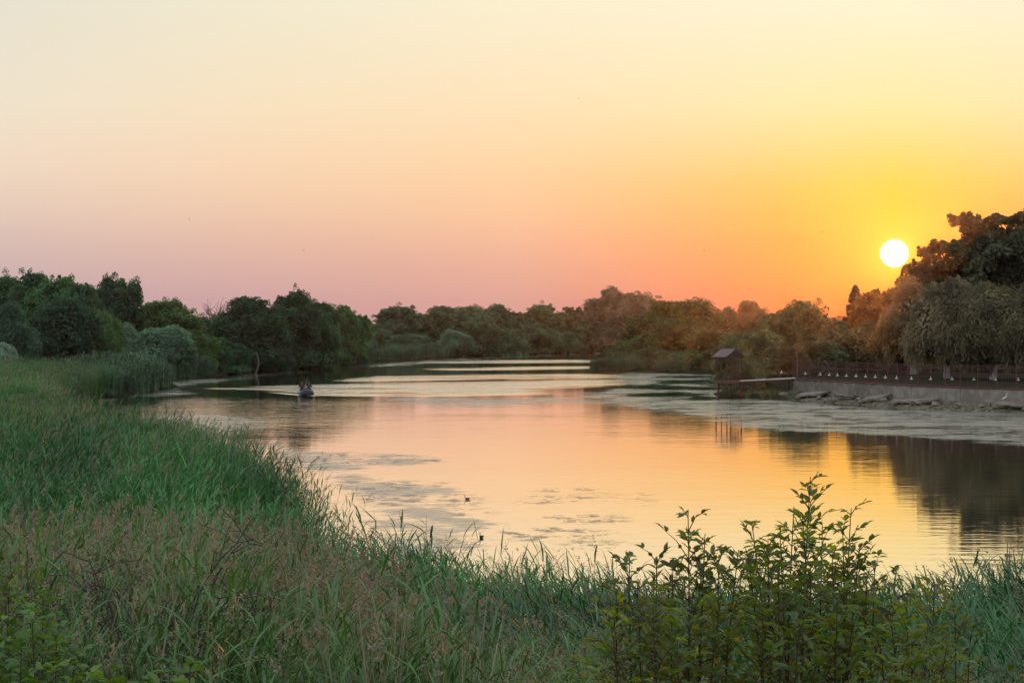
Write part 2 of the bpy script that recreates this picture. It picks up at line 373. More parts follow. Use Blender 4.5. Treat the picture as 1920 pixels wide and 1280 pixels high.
def water():
    nr, nc = PYg.shape
    v = np.stack([WX, WY, np.zeros_like(WX)], -1).reshape(-1, 3)
    i = np.arange(nr - 1)[:, None] * nc + np.arange(nc - 1)[None, :]
    f = np.stack([i, i + nc, i + nc + 1, i + 1], -1).reshape(-1, 4)
    mb = MB(); mb.add(v, f)
    m, nt, out = new_mat('river_water'); L = nt.links
    o = mb.build('river_water', m, smooth=True); tag(o, kind='structure')
    for nm, arr in (('ripple', mask(RIP, 1, 4)), ('semi', mask(SEMI, 4, 10)), ('weed', mask(WEED, 1, 5) - mask(DARK, 1, 3) * 0.9), ('fleck', mask(FLECK, 3, 5))):
        a = o.data.attributes.new(nm, 'FLOAT', 'POINT'); a.data.foreach_set('value', np.ascontiguousarray(np.clip(arr, 0, 1), dtype=np.float32).ravel())
    A = lambda n: N(nt, 'ShaderNodeAttribute', attribute_name=n).outputs['Fac']
    geo = N(nt, 'ShaderNodeNewGeometry'); pos = geo.outputs['Position']
    def sc(sx, sy):
        mp = N(nt, 'ShaderNodeMapping'); L.new(pos, mp.inputs[0]); mp.inputs['Scale'].default_value = (sx, sy, 1); return mp.outputs[0]
    rip, semi, weed0, fl0 = A('ripple'), A('semi'), A('weed'), A('fleck')
    rip = math_(nt, 'MULTIPLY', rip, maprange(nt, noise(nt, 1.0, 5, sc(0.035, 0.05), 0.65, 0.8), 0.36, 0.52, 0.15, 1.0))
    # small waves
    w1 = noise(nt, 1.0, 2, sc(0.45, 1.3), 0.5)
    w2 = noise(nt, 1.0, 2, sc(2.2, 4.5), 0.5)
    w3 = noise(nt, 1.0, 1, sc(0.10, 0.30), 0.5)
    patch = maprange(nt, noise(nt, 1.0, 3, sc(0.03, 0.05)), 0.35, 0.7, 0.5, 1.5)
    amp = math_(nt, 'ADD', math_(nt, 'MULTIPLY', patch, 0.42), math_(nt, 'MULTIPLY', rip, 6.0))
    amp = math_(nt, 'ADD', amp, math_(nt, 'MULTIPLY', semi, 1.5))
    h = math_(nt, 'ADD', math_(nt, 'MULTIPLY', w1, 0.018), math_(nt, 'MULTIPLY', w2, 0.0035))
    h = math_(nt, 'MULTIPLY', math_(nt, 'ADD', h, math_(nt, 'MULTIPLY', w3, 0.008)), amp)
    # V-shaped wake of the dinghy
    sp = N(nt, 'ShaderNodeSeparateXYZ'); L.new(pos, sp.inputs[0])
    wx = math_(nt, 'ADD', sp.outputs[0], 22.3); wy = math_(nt, 'ADD', sp.outputs[1], -206.5)
    aft = maprange(nt, wy, -1.0, 2.0); tot = None
    for kx, ky, ln_ in ((-.42, .9, 26.0), (.30, .95, 18.0)):
        dd = math_(nt, 'ADD', math_(nt, 'MULTIPLY', wx, ky), math_(nt, 'MULTIPLY', wy, -kx))
        al = math_(nt, 'ADD', math_(nt, 'MULTIPLY', wx, kx), math_(nt, 'MULTIPLY', wy, ky))
        env = math_(nt, 'POWER', 2.718, math_(nt, 'MULTIPLY', math_(nt, 'MULTIPLY', dd, dd), -0.35))
        env = math_(nt, 'MULTIPLY', env, maprange(nt, al, 0.0, ln_, 1.0, 0.0)); env = math_(nt, 'MULTIPLY', env, aft)
        e2 = math_(nt, 'MULTIPLY', env, math_(nt, 'SINE', math_(nt, 'MULTIPLY', dd, 2.2)))
        tot = e2 if tot is None else math_(nt, 'ADD', tot, e2)
    h = math_(nt, 'ADD', h, math_(nt, 'MULTIPLY', tot, 0.10))
    b = N(nt, 'ShaderNodeBump'); b.inputs['Strength'].default_value = 1; b.inputs['Distance'].default_value = 1.0
    L.new(h, b.inputs['Height'])
    p = N(nt, 'ShaderNodeBsdfPrincipled'); p.inputs['IOR'].default_value = 1.4
    p.inputs['Base Color'].default_value = (0.018, 0.026, 0.02, 1)
    # ruffled patches: the wind-facing wave slopes lean down-river
    cb = N(nt, 'ShaderNodeCombineXYZ'); L.new(math_(nt, 'MULTIPLY', rip, -0.032), cb.inputs[1])
    va = N(nt, 'ShaderNodeVectorMath', operation='ADD'); L.new(b.outputs[0], va.inputs[0]); L.new(cb.outputs[0], va.inputs[1])
    vn = N(nt, 'ShaderNodeVectorMath', operation='NORMALIZE'); L.new(va.outputs[0], vn.inputs[0])
    L.new(vn.outputs[0], p.inputs['Normal'])
    L.new(math_(nt, 'ADD', math_(nt, 'MULTIPLY', rip, 0.10), 0.02), p.inputs['Roughness'])
    gl = N(nt, 'ShaderNodeBsdfGlossy'); gl.inputs['Roughness'].default_value = 0.04; gl.inputs[0].default_value = (1, .97, .93, 1); L.new(vn.outputs[0], gl.inputs['Normal'])
    wmix = N(nt, 'ShaderNodeMixShader'); wmix.inputs[0].default_value = 0.8; L.new(p.outputs[0], wmix.inputs[1]); L.new(gl.outputs[0], wmix.inputs[2])
    # floating weed: torn mats with open leads between them
    wn = noise(nt, 1.0, 7, sc(0.20, 0.22), 0.68, 0.5); wf = noise(nt, 1.0, 5, sc(1.6, 1.5), 0.65)
    wn2 = noise(nt, 1.0, 6, sc(0.55, 0.8), 0.7, 0.8)
    e1 = math_(nt, 'ADD', weed0, math_(nt, 'MULTIPLY', math_(nt, 'SUBTRACT', math_(nt, 'ADD', math_(nt, 'MULTIPLY', wn, .6), math_(nt, 'MULTIPLY', wn2, .4)), 0.5), 6.0))
    wm = math_(nt, 'MULTIPLY', maprange(nt, e1, 0.5, 1.2), maprange(nt, weed0, 0.05, 0.5))
    q = N(nt, 'ShaderNodeBsdfPrincipled'); q.inputs['IOR'].default_value = 1.45
    L.new(mixc(nt, maprange(nt, wf, 0.35, 0.65), (0.26, 0.26, 0.20), (0.11, 0.115, 0.085)), q.inputs['Base Color'])
    q.inputs['Roughness'].default_value = 0.25
    bb = N(nt, 'ShaderNodeBump'); bb.inputs['Strength'].default_value = 1; bb.inputs['Distance'].default_value = 0.10
    L.new(math_(nt, 'ADD', math_(nt, 'MULTIPLY', wf, 0.6), noise(nt, 1.0, 3, sc(0.9, 2.2), 0.6)), bb.inputs['Height']); L.new(bb.outputs[0], q.inputs['Normal'])
    mx = N(nt, 'ShaderNodeMixShader'); L.new(math_(nt, 'MULTIPLY', wm, 0.8), mx.inputs[0]); L.new(wmix.outputs[0], mx.inputs[1]); L.new(q.outputs[0], mx.inputs[2])
    # dark flecks of weed
    fn = noise(nt, 1.0, 6, sc(1.1, 0.75), 0.72, 0.3)
    fl1 = math_(nt, 'ADD', maprange(nt, fl0, 0.1, 0.9), math_(nt, 'MULTIPLY', wm, 0.5), clamp=True)
    big = maprange(nt, noise(nt, 1.0, 4, sc(0.16, 0.12), 0.6, 1.0), 0.42, 0.58)
    fm = math_(nt, 'MULTIPLY', maprange(nt, fn, 0.48, 0.58), math_(nt, 'MULTIPLY', fl1, big))
    k = N(nt, 'ShaderNodeBsdfPrincipled'); k.inputs['Base Color'].default_value = (0.05, 0.045, 0.035, 1); k.inputs['Roughness'].default_value = 0.5
    m2 = N(nt, 'ShaderNodeMixShader'); L.new(math_(nt, 'MULTIPLY', fm, 0.75), m2.inputs[0]); L.new(mx.outputs[0], m2.inputs[1]); L.new(k.outputs[0], m2.inputs[2])
    L.new(m2.outputs[0], out.inputs[0])
water()

# ------------------------------------------------------------------ trees
def unit(n, rng):
    v = rng.normal(size=(n, 3)); return v / (np.linalg.norm(v, axis=1)[:, None] + 1e-9)
def cards(mb, c, nrm, ln, wd, rng, droop=0.0, mat=0, rnd=None):
    """small leaf-spray faces (bent diamonds)"""
    n = len(c)
    r = unit(n, rng); r[:, 2] -= droop
    t = r - nrm * np.sum(r * nrm, 1)[:, None]; t /= np.linalg.norm(t, axis=1)[:, None] + 1e-9
    b = np.cross(nrm, t)
    ln = np.broadcast_to(ln, (n,))[:, None]; wd = np.broadcast_to(wd, (n,))[:, None]
    v = np.stack([c - t * ln, c + b * wd + nrm * wd * .35, c + t * ln, c - b * wd + nrm * wd * .35], 1).reshape(-1, 3)
    f = np.arange(n * 4).reshape(n, 4)
    rn = rng.random(n) if rnd is None else rnd
    mb.add(v, f, mat, np.repeat(rn, 4))
def lobe_cards(mb, c, r, n, rng, ln, wd, droop=0.0, jit=0.5, inner=0.55, tuft=0.0):
    d = unit(n, rng); d[:, 2] = np.where(d[:, 2] < -0.5, -d[:, 2], d[:, 2])
    rad = inner + (1.08 - inner) * rng.random(n) ** 0.45
    if tuft: rad *= 1 + tuft * (np.sin(d[:, 0] * 9 + c[0]) * np.sin(d[:, 1] * 8 + c[1]) * np.sin(d[:, 2] * 9))
    p = np.array(c) + d * np.array(r) * rad[:, None]
    nn = d * 1.0 + unit(n, rng) * jit + np.array([0, 0, 0.25]); nn /= np.linalg.norm(nn, axis=1)[:, None]
    sh = rng.uniform(0.3, 0.7)
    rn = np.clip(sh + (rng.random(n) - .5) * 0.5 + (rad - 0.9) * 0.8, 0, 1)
    s = rng.uniform(0.65, 1.35, n)
    cards(mb, p, nn, ln * s, wd * s, rng, droop, 0, rn)

def limb(mb, a, b, r0, r1, rng, k=6, wob=0.25):
    a, b = np.array(a, float), np.array(b, float); t = np.linspace(0, 1, k)[:, None]
    p = a * (1 - t) + b * t + np.sin(t * PI) * rng.normal(size=3) * wob + rng.normal(size=(k, 3)) * wob * .12 * np.sin(t * PI)
    mb.tube(p, np.linspace(r0, r1, k), 6, cap=False)

def tree_proto(kind, seed):
    """unit-less prototype ~10 m wide, ~12 m high"""
    rng = np.random.default_rng(seed); cr = MB(); tr = MB(); W, H = 10.0, 12.0
    tips = []
    if kind in ('broad', 'open', 'feather'):
        n = {'broad': 38, 'open': 66, 'feather': 46}[kind]
        cz, rz_ = (0.56 * H, 0.40 * H) if kind != 'open' else (0.62 * H, 0.36 * H)
        for i in range(n):
            d = unit(1, rng)[0]; q = rng.uniform(0.45, 1.02) if kind != 'open' else rng.uniform(0.3, 1.0)
            if d[2] < -0.2 and rng.random() < 0.4: d[2] *= -1
            base = 0.42 if kind == 'open' else 0.40
            c = np.array([d[0] * W * base * q, d[1] * W * base * q, cz + d[2] * rz_ * q * 0.92])
            r = (rng.uniform(0.09, 0.22) if kind != 'open' else rng.uniform(.04, .085)) * W
            if kind == 'feather': rr = (r * .6, r * .6, r * 1.0)
            elif kind == 'open': rr = (r * 1.1, r * 1.1, r * .75)
            else: rr = (r, r, r * 0.8)
            m = int(1500 * (r / 1.9) ** 2 * (1.3 if kind != 'broad' else 1)) + (80 if kind != 'open' else 40)
            ln, wd = (0.19, 0.10) if kind != 'feather' else (0.22, 0.08)
            lobe_cards(cr, c, rr, m, rng, ln, wd, 0.2 if kind != 'feather' else -0.8, 1.3, 0.35, 0.3)
            tips.append(c)
            for _ in range(6 if kind != 'open' else 5):   # small sprays breaking the outline
                e = unit(1, rng)[0]; e[2] = abs(e[2]); cc = c + e * np.array(rr) * rng.uniform(0.95, 1.55)
                lobe_cards(cr, cc, (r * .26, r * .26, r * .32), 46, rng, ln * .8, wd * .8, 0.1, 1.2, 0.2)
        if kind != 'open':
            lobe_cards(cr, (0, 0, cz * .92), (W * .33, W * .33, rz_ * .8), 2600, rng, 0.36, 0.22, 0.2, 1.0, 0.6)
            lobe_cards(cr, (0, 0, 0.22 * H), (W * .38, W * .38, 0.18 * H), 2600, rng, 0.28, 0.15, 0.2, 1.0, 0.6)
    elif kind == 'willow':
        for i in range(30):
            th = rng.uniform(0, 2 * PI); q = math.sqrt(rng.random())
            zz = 0.18 * H + (0.70 * H) * math.sqrt(max(0, 1 - (q * .95) ** 2)) * rng.uniform(0.35, 1.0)
            c = np.array([math.cos(th) * W * .37 * q, math.sin(th) * W * .37 * q, zz]); r = rng.uniform(0.12, 0.2) * W
            lobe_cards(cr, c, (r, r, r * 1.15), int(1700 * (r / 1.6) ** 2), rng, 0.20, 0.045, 1.2, 1.0, 0.4, 0.3); tips.append(c)
            for _ in range(4):
                e = unit(1, rng)[0]; cc = c + e * r * rng.uniform(.9, 1.15)
                lobe_cards(cr, cc, (r * .2, r * .2, r * .4), 40, rng, 0.24, 0.05, 1.4, 0.8, 0.1)
        lobe_cards(cr, (0, 0, .42 * H), (W * .36, W * .36, .40 * H), 4200, rng, 0.32, 0.13, 0.9, 0.9, 0.6)
        for i in range(46):      # hanging skirts
            th = rng.uniform(0, 2 * PI); q = rng.uniform(.30, .47) * W; z0 = rng.uniform(.14, .45) * H
            lobe_cards(cr, (math.cos(th) * q, math.sin(th) * q, z0), (.45, .45, 1.7), 120, rng, 0.27, 0.05, 2.0, 0.7, 0.2)
    elif kind == 'bush':
        for i in range(26):
            th = rng.uniform(0, 2 * PI); q = math.sqrt(rng.random()) * .9
            c = np.array([math.cos(th) * W * .4 * q, math.sin(th) * W * .4 * q, H * (.12 + .66 * math.sqrt(1 - q * q) * rng.uniform(.3, 1))]); r = rng.uniform(0.12, 0.2) * W
            lobe_cards(cr, c, (r, r, r * .95), int(1500 * (r / 1.6) ** 2), rng, 0.19, 0.07, 0.0, 1.2, 0.4, 0.3); tips.append(c)
            for _ in range(4):
                e = unit(1, rng)[0]; e[2] = abs(e[2]); cc = c + e * r * rng.uniform(.95, 1.2)
                lobe_cards(cr, cc, (r * .18, r * .18, r * .3), 30, rng, 0.24, 0.07, -.3, 0.8, 0.1)
        lobe_cards(cr, (0, 0, .3 * H), (W * .4, W * .4, .42 * H), 3600, rng, 0.32, 0.17, 0.1, 1.0, 0.6)
        lobe_cards(cr, (0, 0, .08 * H), (W * .44, W * .44, .14 * H), 1500, rng, 0.34, 0.16, 0.0, 0.7, 0.6)
    elif kind == 'conifer':
        for i in range(150):
            z0 = H * (1 - rng.random() ** 1.3 * .95); R = (1 - z0 / H) ** .8 * W * .48 + .15; th = rng.uniform(0, 2 * PI)
            for q in np.linspace(.25, 1, 5):
                lobe_cards(cr, (math.cos(th) * R * q, math.sin(th) * R * q, z0 - R * q * .25 + .25 * q * q * R), (.35, .35, .3), 14, rng, 0.3, 0.1, 0.4, .8, .2)
    # trunk and limbs
    th_ = 0.28 * H if kind != 'bush' else 0.1 * H
    lean = rng.normal(size=2) * .35
    top = np.array([lean[0], lean[1], th_ + .25 * H])
    r0 = .30 if kind != 'bush' else .14
    tr.tube([(0, 0, -.8), (0, 0, 0), (lean[0] * .3, lean[1] * .3, th_ * .5), (lean[0] * .6, lean[1] * .6, th_), tuple(top)], [r0 * 1.5, r0 * 1.25, r0, r0 * .85, r0 * .5], 8)
    if kind == 'open': lobe_cards(cr, (0, 0, .30 * H), (W * .36, W * .36, .26 * H), 3800, rng, .2, .1, .2, 1.2, .3)
    if kind == 'conifer': tr.tube([tuple(top), (0, 0, H * .97)], [r0 * .5, .03], 6)
    for c in tips[::2]:
        limb(tr, (lean[0] * .6, lean[1] * .6, th_ * rng.uniform(.6, 1.0)), c, r0 * .45, .04, rng, 6, .35)
    return cr.mesh('crown', M['tree_fine'] if kind == 'willow' else M['tree']), tr.mesh('trunk', M['bark'], True)

PROTO = {}
for kind, n in (('broad', 4), ('willow', 3), ('bush', 3), ('feather', 2), ('open', 2), ('conifer', 1)):
    for i in range(n): PROTO[(kind, i)] = tree_proto(kind, 100 + 17 * i + len(kind) * 31)

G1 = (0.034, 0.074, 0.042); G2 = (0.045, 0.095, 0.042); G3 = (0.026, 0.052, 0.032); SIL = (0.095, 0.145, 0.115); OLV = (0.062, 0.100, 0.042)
HZ = (0.070, 0.115, 0.078); HAZE_TINT_D = (0.050, 0.085, 0.062); BRN = (0.080, 0.086, 0.044); SUNGLOW_TINT = (0.24, 0.085, 0.025); GRW = (0.155, 0.105, 0.075)  # distance haze and low-sun red glow are mixed into these leaf colours
TREES = [
 # px, top, width px, Y, kind, proto, colour (sun glow tinted in near the sun), name, label, whitewash
 (8,520,120,335,'broad',0,G1,'broadleaf_tree','dark green rounded tree cut off by the left edge, behind the silvery willow'),
 (66,516,84,325,'broad',1,G1,'broadleaf_tree','bluish dark tree with a flat bumpy top, second from the left edge on the skyline'),
 (112,514,88,318,'broad',2,G2,'broadleaf_tree','tallest green dome on the left skyline, above the big shadowy willow'),
 (152,540,52,312,'broad',3,G1,'broadleaf_tree','narrow dark tree on the right shoulder of the leftmost skyline clump'),
 (216,523,96,345,'feather',0,G3,'poplar_tree','tall tree with a spiky tufted top standing alone above the left skyline'),
 (316,566,120,350,'broad',1,OLV,'broadleaf_tree','wide rounded olive tree between the spiky tree and the dark spreading tree'),
 (386,592,84,365,'broad',2,G2,'broadleaf_tree','low green tree in the dip of the left skyline beside the bare dead tree'),
 (466,564,124,322,'broad',3,G3,'broadleaf_tree','dark spreading tree with two humps over a pale leaning trunk on the left bank'),
 (556,548,92,335,'broad',0,G3,'broadleaf_tree','dark tree with the highest crown on the skyline behind the boat'),
 (600,570,84,342,'broad',1,G1,'broadleaf_tree','dark rounded tree on the right shoulder of the highest crown behind the boat'),
 (652,571,84,392,'broad',2,G2,'broadleaf_tree','green domed tree left of the notch in the skyline'),
 (104,552,140,292,'willow',0,G3,'willow_tree','big shadowy willow with dark blue green foliage on the left bank'),
 (176,566,110,296,'willow',1,OLV,'willow_tree','olive green willow right of the big shadowy willow'),
 (22,566,96,280,'willow',2,HAZE_TINT_D,'willow_tree','grey green willow near the left edge behind the pale silvery one'),
 (4,634,66,222,'willow',1,(.17,.21,.19),'willow_tree','pale silvery willow bush cut by the left edge above the reeds'),
 (232,606,66,300,'willow',2,SIL,'willow_tree','small grey willow between the olive willow and the round silvery willow'),
 (300,606,122,288,'willow',0,SIL,'willow_tree','round silvery grey willow leaning over the left bank'),
 (372,622,84,300,'broad',3,OLV,'broadleaf_tree','small olive tree right of the round silvery willow'),
 (424,628,84,308,'bush',0,G1,'broadleaf_tree','dark green bushy tree left of the pale leaning trunk'),
 (520,640,60,330,'willow',1,HAZE_TINT_D,'willow_tree','dull grey willow under the dark spreading tree'),
 (598,640,70,352,'bush',1,G1,'bush','dark low bush on the bank right of the reeds behind the boat'),
 (664,606,78,405,'willow',2,SIL,'willow_tree','silvery willow under the domed tree at the skyline notch'),
 (630,650,60,385,'bush',2,G2,'bush','green bush at the foot of the silvery willow by the skyline notch'),
 (750,575,126,560,'broad',0,HAZE_TINT_D,'broadleaf_tree','broad smooth domed tree right of the notch in the skyline'),
 (716,606,72,520,'broad',2,HAZE_TINT_D,'broadleaf_tree','low tree just right of the notch in the skyline'),
 (836,578,88,575,'broad',3,HAZE_TINT_D,'broadleaf_tree','rounded tree on the central skyline right of the broad dome'),
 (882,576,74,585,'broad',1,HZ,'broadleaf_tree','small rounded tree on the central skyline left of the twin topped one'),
 (940,569,92,600,'broad',2,HAZE_TINT_D,'broadleaf_tree','hazy tree with the highest rounded top on the central skyline'),
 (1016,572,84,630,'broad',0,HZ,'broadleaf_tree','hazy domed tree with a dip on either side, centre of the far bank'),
 (1070,570,60,650,'open',0,HAZE_TINT_D,'broadleaf_tree','thin crowned tree with sky showing through, left of the big spiky crown'),
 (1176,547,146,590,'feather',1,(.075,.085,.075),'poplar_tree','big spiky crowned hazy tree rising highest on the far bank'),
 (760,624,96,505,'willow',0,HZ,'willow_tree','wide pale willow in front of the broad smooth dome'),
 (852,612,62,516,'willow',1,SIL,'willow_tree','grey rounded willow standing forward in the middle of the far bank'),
 (905,598,78,530,'broad',3,HAZE_TINT_D,'broadleaf_tree','dark tree right of the grey willow in the middle of the far bank'),
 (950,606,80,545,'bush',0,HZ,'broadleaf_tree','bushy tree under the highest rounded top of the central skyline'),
 (1004,610,80,565,'broad',1,HAZE_TINT_D,'broadleaf_tree','mid height dark tree below the hazy domed tree'),
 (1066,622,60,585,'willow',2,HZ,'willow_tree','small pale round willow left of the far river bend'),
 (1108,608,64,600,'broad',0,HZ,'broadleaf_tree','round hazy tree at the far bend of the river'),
 (800,640,70,505,'bush',1,HAZE_TINT_D,'bush','dark bush between the wide pale willow and the grey willow'),
 (1290,566,160,385,'broad',1,(0.025,0.064,0.027),'broadleaf_tree','green topped tree at the crown of the right headland'),
 (1236,586,120,392,'broad',3,(0.028,0.058,0.032),'broadleaf_tree','dark tree on the left slope of the right headland'),
 (1206,620,124,372,'bush',2,(0.028,0.068,0.034),'bush','rounded bushy willow sloping down to the tip of the headland'),
 (1160,648,88,360,'bush',0,(0.023,0.058,0.030),'bush','low dark bush overhanging the water at the headland tip'),
 (1182,655,76,352,'bush',1,(0.022,0.060,0.029),'bush','dark round bush touching the water right of the headland tip'),
 (1228,648,90,349,'willow',1,(0.025,0.064,0.032),'bush','dense bush at the waterline in the middle of the headland'),
 (1284,652,90,338,'bush',2,(0.028,0.072,0.036),'bush','broad green bush at the waterline under the green topped tree'),
 (1330,650,84,326,'bush',0,(0.025,0.061,0.032),'bush','bush at the waterline just left of the pavilion'),
 (1262,602,110,362,'broad',0,(0.023,0.060,0.029),'broadleaf_tree','full dark green tree in the front row of the headland'),
 (1336,606,90,352,'broad',2,(0.028,0.064,0.032),'broadleaf_tree','round green tree above the left side of the pavilion roof'),
 (1330,590,70,400,'broad',0,(.06,.07,.045),'broadleaf_tree','dark tree between the headland and the pavilion roof'),
 (1362,574,46,470,'broad',2,(.075,.07,.055),'broadleaf_tree','small distant round tree in the dip above the pavilion'),
 (1408,569,54,465,'broad',3,(.08,.075,.055),'broadleaf_tree','distant round tree just right of the dip above the pavilion'),
 (1396,604,116,275,'bush',1,(.08,.095,.05),'broadleaf_tree','olive green bushy tree directly behind the pavilion'),
 (1484,560,116,268,'broad',2,BRN,'broadleaf_tree','brownish rounded tree right of the pavilion with a ragged top'),
 (1436,590,96,262,'bush',2,BRN,'broadleaf_tree','brownish bushy tree over the jetty'),
 (1528,580,60,275,'open',1,BRN,'broadleaf_tree','thin topped brown tree where the skyline dips left of the sun'),
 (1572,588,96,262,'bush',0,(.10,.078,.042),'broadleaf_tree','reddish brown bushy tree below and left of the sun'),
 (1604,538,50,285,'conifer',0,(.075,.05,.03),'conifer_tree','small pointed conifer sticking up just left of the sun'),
 (1634,556,74,262,'broad',3,SUNGLOW_TINT,'broadleaf_tree','reddish tree directly below the sun'),
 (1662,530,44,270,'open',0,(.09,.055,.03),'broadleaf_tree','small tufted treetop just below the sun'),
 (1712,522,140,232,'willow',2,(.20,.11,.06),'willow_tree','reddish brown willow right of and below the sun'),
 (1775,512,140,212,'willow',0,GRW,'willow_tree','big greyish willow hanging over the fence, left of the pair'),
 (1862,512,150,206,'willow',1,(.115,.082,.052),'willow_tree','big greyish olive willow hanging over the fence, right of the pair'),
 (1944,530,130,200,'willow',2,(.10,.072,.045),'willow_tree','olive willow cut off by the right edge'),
 (1676,585,80,250,'bush',1,(.11,.07,.04),'bush','reddish undergrowth bush behind the lanterns below the sun'),
 (1745,610,110,246,'bush',2,(.085,.06,.04),'bush','dark undergrowth bush behind the trunks of the left fence willow'),
 (1820,600,110,244,'bush',0,(.075,.06,.04),'bush','dark undergrowth bush between the two big willows over the fence'),
 (1900,600,120,242,'bush',1,(.07,.06,.04),'bush','dark undergrowth bush behind the right hand willows'),
 (1620,590,110,244,'bush',2,(.12,.075,.04),'bush','brown bush behind the left end of the lantern row'),
 (1540,620,100,232,'bush',0,(.08,.075,.045),'bush','olive brown bush above the landward end of the jetty'),
 (1470,640,90,225,'bush',1,(.075,.075,.045),'bush','dark olive bush beside the jetty left of the lanterns'),
 (1405,655,60,214,'bush',2,(.07,.08,.045),'bush','leafy bush against the right side of the pavilion'),
 (1860,380,250,262,'open',0,(.055,.048,.03),'broadleaf_tree','tallest tree with dark open crown and bright sky gaps in the top right'),
 (1766,448,130,268,'open',1,(.06,.045,.028),'broadleaf_tree','dark open crowned tree stepping down toward the sun'),
 (1925,420,150,275,'broad',0,(.05,.045,.03),'broadleaf_tree','dense dark tree filling in behind the tallest open crown'),
 (1722,490,74,262,'open',1,(.065,.045,.028),'broadleaf_tree','lowest step of dark open treetops beside the sun'),
]
for px, top, w, Y, kind, pi in ((40,560,90,350,'broad',2),(160,575,90,360,'broad',0),(262,580,90,370,'broad',3),(352,600,80,375,'broad',1),(420,585,80,370,'broad',2),(512,590,80,370,'broad',0),
     (625,600,80,420,'broad',3),(690,612,80,480,'broad',1),(796,592,90,600,'broad',3),(866,590,80,610,'broad',0),(905,585,80,620,'broad',3),(980,588,90,640,'broad',2),(1046,588,80,660,'broad',1),(1100,592,80,670,'broad',3),
     (1130,575,90,610,'broad',0),(1222,585,90,600,'broad',2),(1262,592,80,430,'broad',0),(1330,598,80,480,'broad',3),(1385,590,70,480,'broad',1),(1440,588,80,330,'broad',0),(1500,596,80,330,'broad',3),(1548,592,80,330,'broad',2)):
    TREES.append((px, top, w, Y, kind, pi, HAZE_TINT_D if px < 1240 else (.10,.085,.06), 'broadleaf_tree', 'tree mostly hidden behind the front row, only the top of its crown showing'))
first = {}
rt = random.Random(5)
for row in TREES:
    px, top, w, Y, kind, pi, colr, name, label = row
    X = (px - 960) / F * Y; zb = hz(X, Y); H = ztop(top, Y) - zb; Wd = w / F * Y
    Y2 = Y; Wd = max(Wd * 1.15, .66 * H if kind != 'conifer' else .6 * H); sx = Wd / 10.0; sz = H / 12.0 / (1.0 if kind != 'bush' else .93)
    t = thing(name, (X, Y2, zb - .05), rt.uniform(0, 2 * PI) if top != 380 else 2.2, label, 'bush' if name == 'bush' else 'tree', 'trees peeping over the front row' if 'mostly hidden' in label else {'bush': 'bushes along the river banks'}.get(name, 'trees along the river banks'))
    t.scale = (sx, min(sx, 1.6), sz)
    cm, tm = PROTO[(kind, pi)]
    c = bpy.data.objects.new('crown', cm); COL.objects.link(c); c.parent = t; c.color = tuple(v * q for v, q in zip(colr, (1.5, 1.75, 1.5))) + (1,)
    k = bpy.data.objects.new('trunk', tm); COL.objects.link(k); k.parent = t
    if Y < 235 and px > 1700:
        mb = MB(); mb.tube([(0, 0, -.1), (0, 0, .6), (.02, 0, 1.35 / sz)], [.42, .37, .35], 10); wb = mb.build('whitewash', M['lime'], k, True)
# bare dead tree
def dead_tree():
    Y = 345; px = 402; X = (px - 960) / F * Y; zb = hz(X, Y); H = ztop(572, Y) - zb
    t = thing('dead_tree', (X, Y, zb), 0, 'leafless dead tree whose bare grey twigs show above the left skyline dip', 'tree')
    rng = np.random.default_rng(4); mb = MB()
    mb.tube([(0, 0, -.3), (.2, 0, H * .35), (0, 0, H * .6)], [.35, .25, .16], 7); mb.build('trunk', M['palebark'], t, True)
    mb = MB()
    for i in range(16):
        a = rng.uniform(0, 2 * PI); s = rng.uniform(1.0, 2.6); e = (math.cos(a) * s, math.sin(a) * s, H * rng.uniform(.78, 1.02))
        limb(mb, (.1, 0, H * rng.uniform(.4, .6)), e, .10, .03, rng, 6, .4)
        for j in range(3):
            limb(mb, np.array(e) * np.array([.7, .7, .9]), np.array(e) + rng.normal(size=3) * .7 + np.array([0, 0, .5]), .045, .025, rng, 4, .1)
    mb.build('branches', M['palebark'], t)
dead_tree()
# pale leaning trunk under the dark spreading tree
def pale_trunk():
    Y = 312; X = (478 - 960) / F * Y; zb = hz(X, Y)
    mb = MB(); mb.tube([(0, 0, -.3), (.15, 0, 1.2), (.6, 0, 2.4), (.5, .2, 3.4), (.1, .3, 4.4)], [.24, .18, .15, .13, .08], 8)
    o = mb.build('leaning_trunk', M['midbark'], None, True); o.location = (X, Y, zb)
    tag(o, 'pale crooked tree trunk at the edge of the left bank above the driftwood', 'tree trunk')
pale_trunk()
def driftwood():
    rng = np.random.default_rng(8); x, y = on_water(470, 697); mb = MB()
    limb(mb, (-3.4, .4, .5), (3.2, -1.2, .55), .28, .12, rng, 8, .3)
    limb(mb, (0, 0, .6), (4.4, -3, .15), .14, .06, rng, 7, .5); limb(mb, (-1, 0, .7), (1.4, -.8, 1.2), .12, .05, rng, 6, .2)
    limb(mb, (1, 0, .7), (2.8, -.5, 1.0), .1, .04, rng, 6, .2); limb(mb, (-2.6, 0, .4), (-4.2, -1.4, .2), .16, .06, rng, 6, .2)
    o = mb.build('fallen_log', M['twig'], None, True); o.location = (x, y, 0)
    tag(o, 'dark fallen log with branches lying at the waterline of the left bank', 'log')
driftwood()

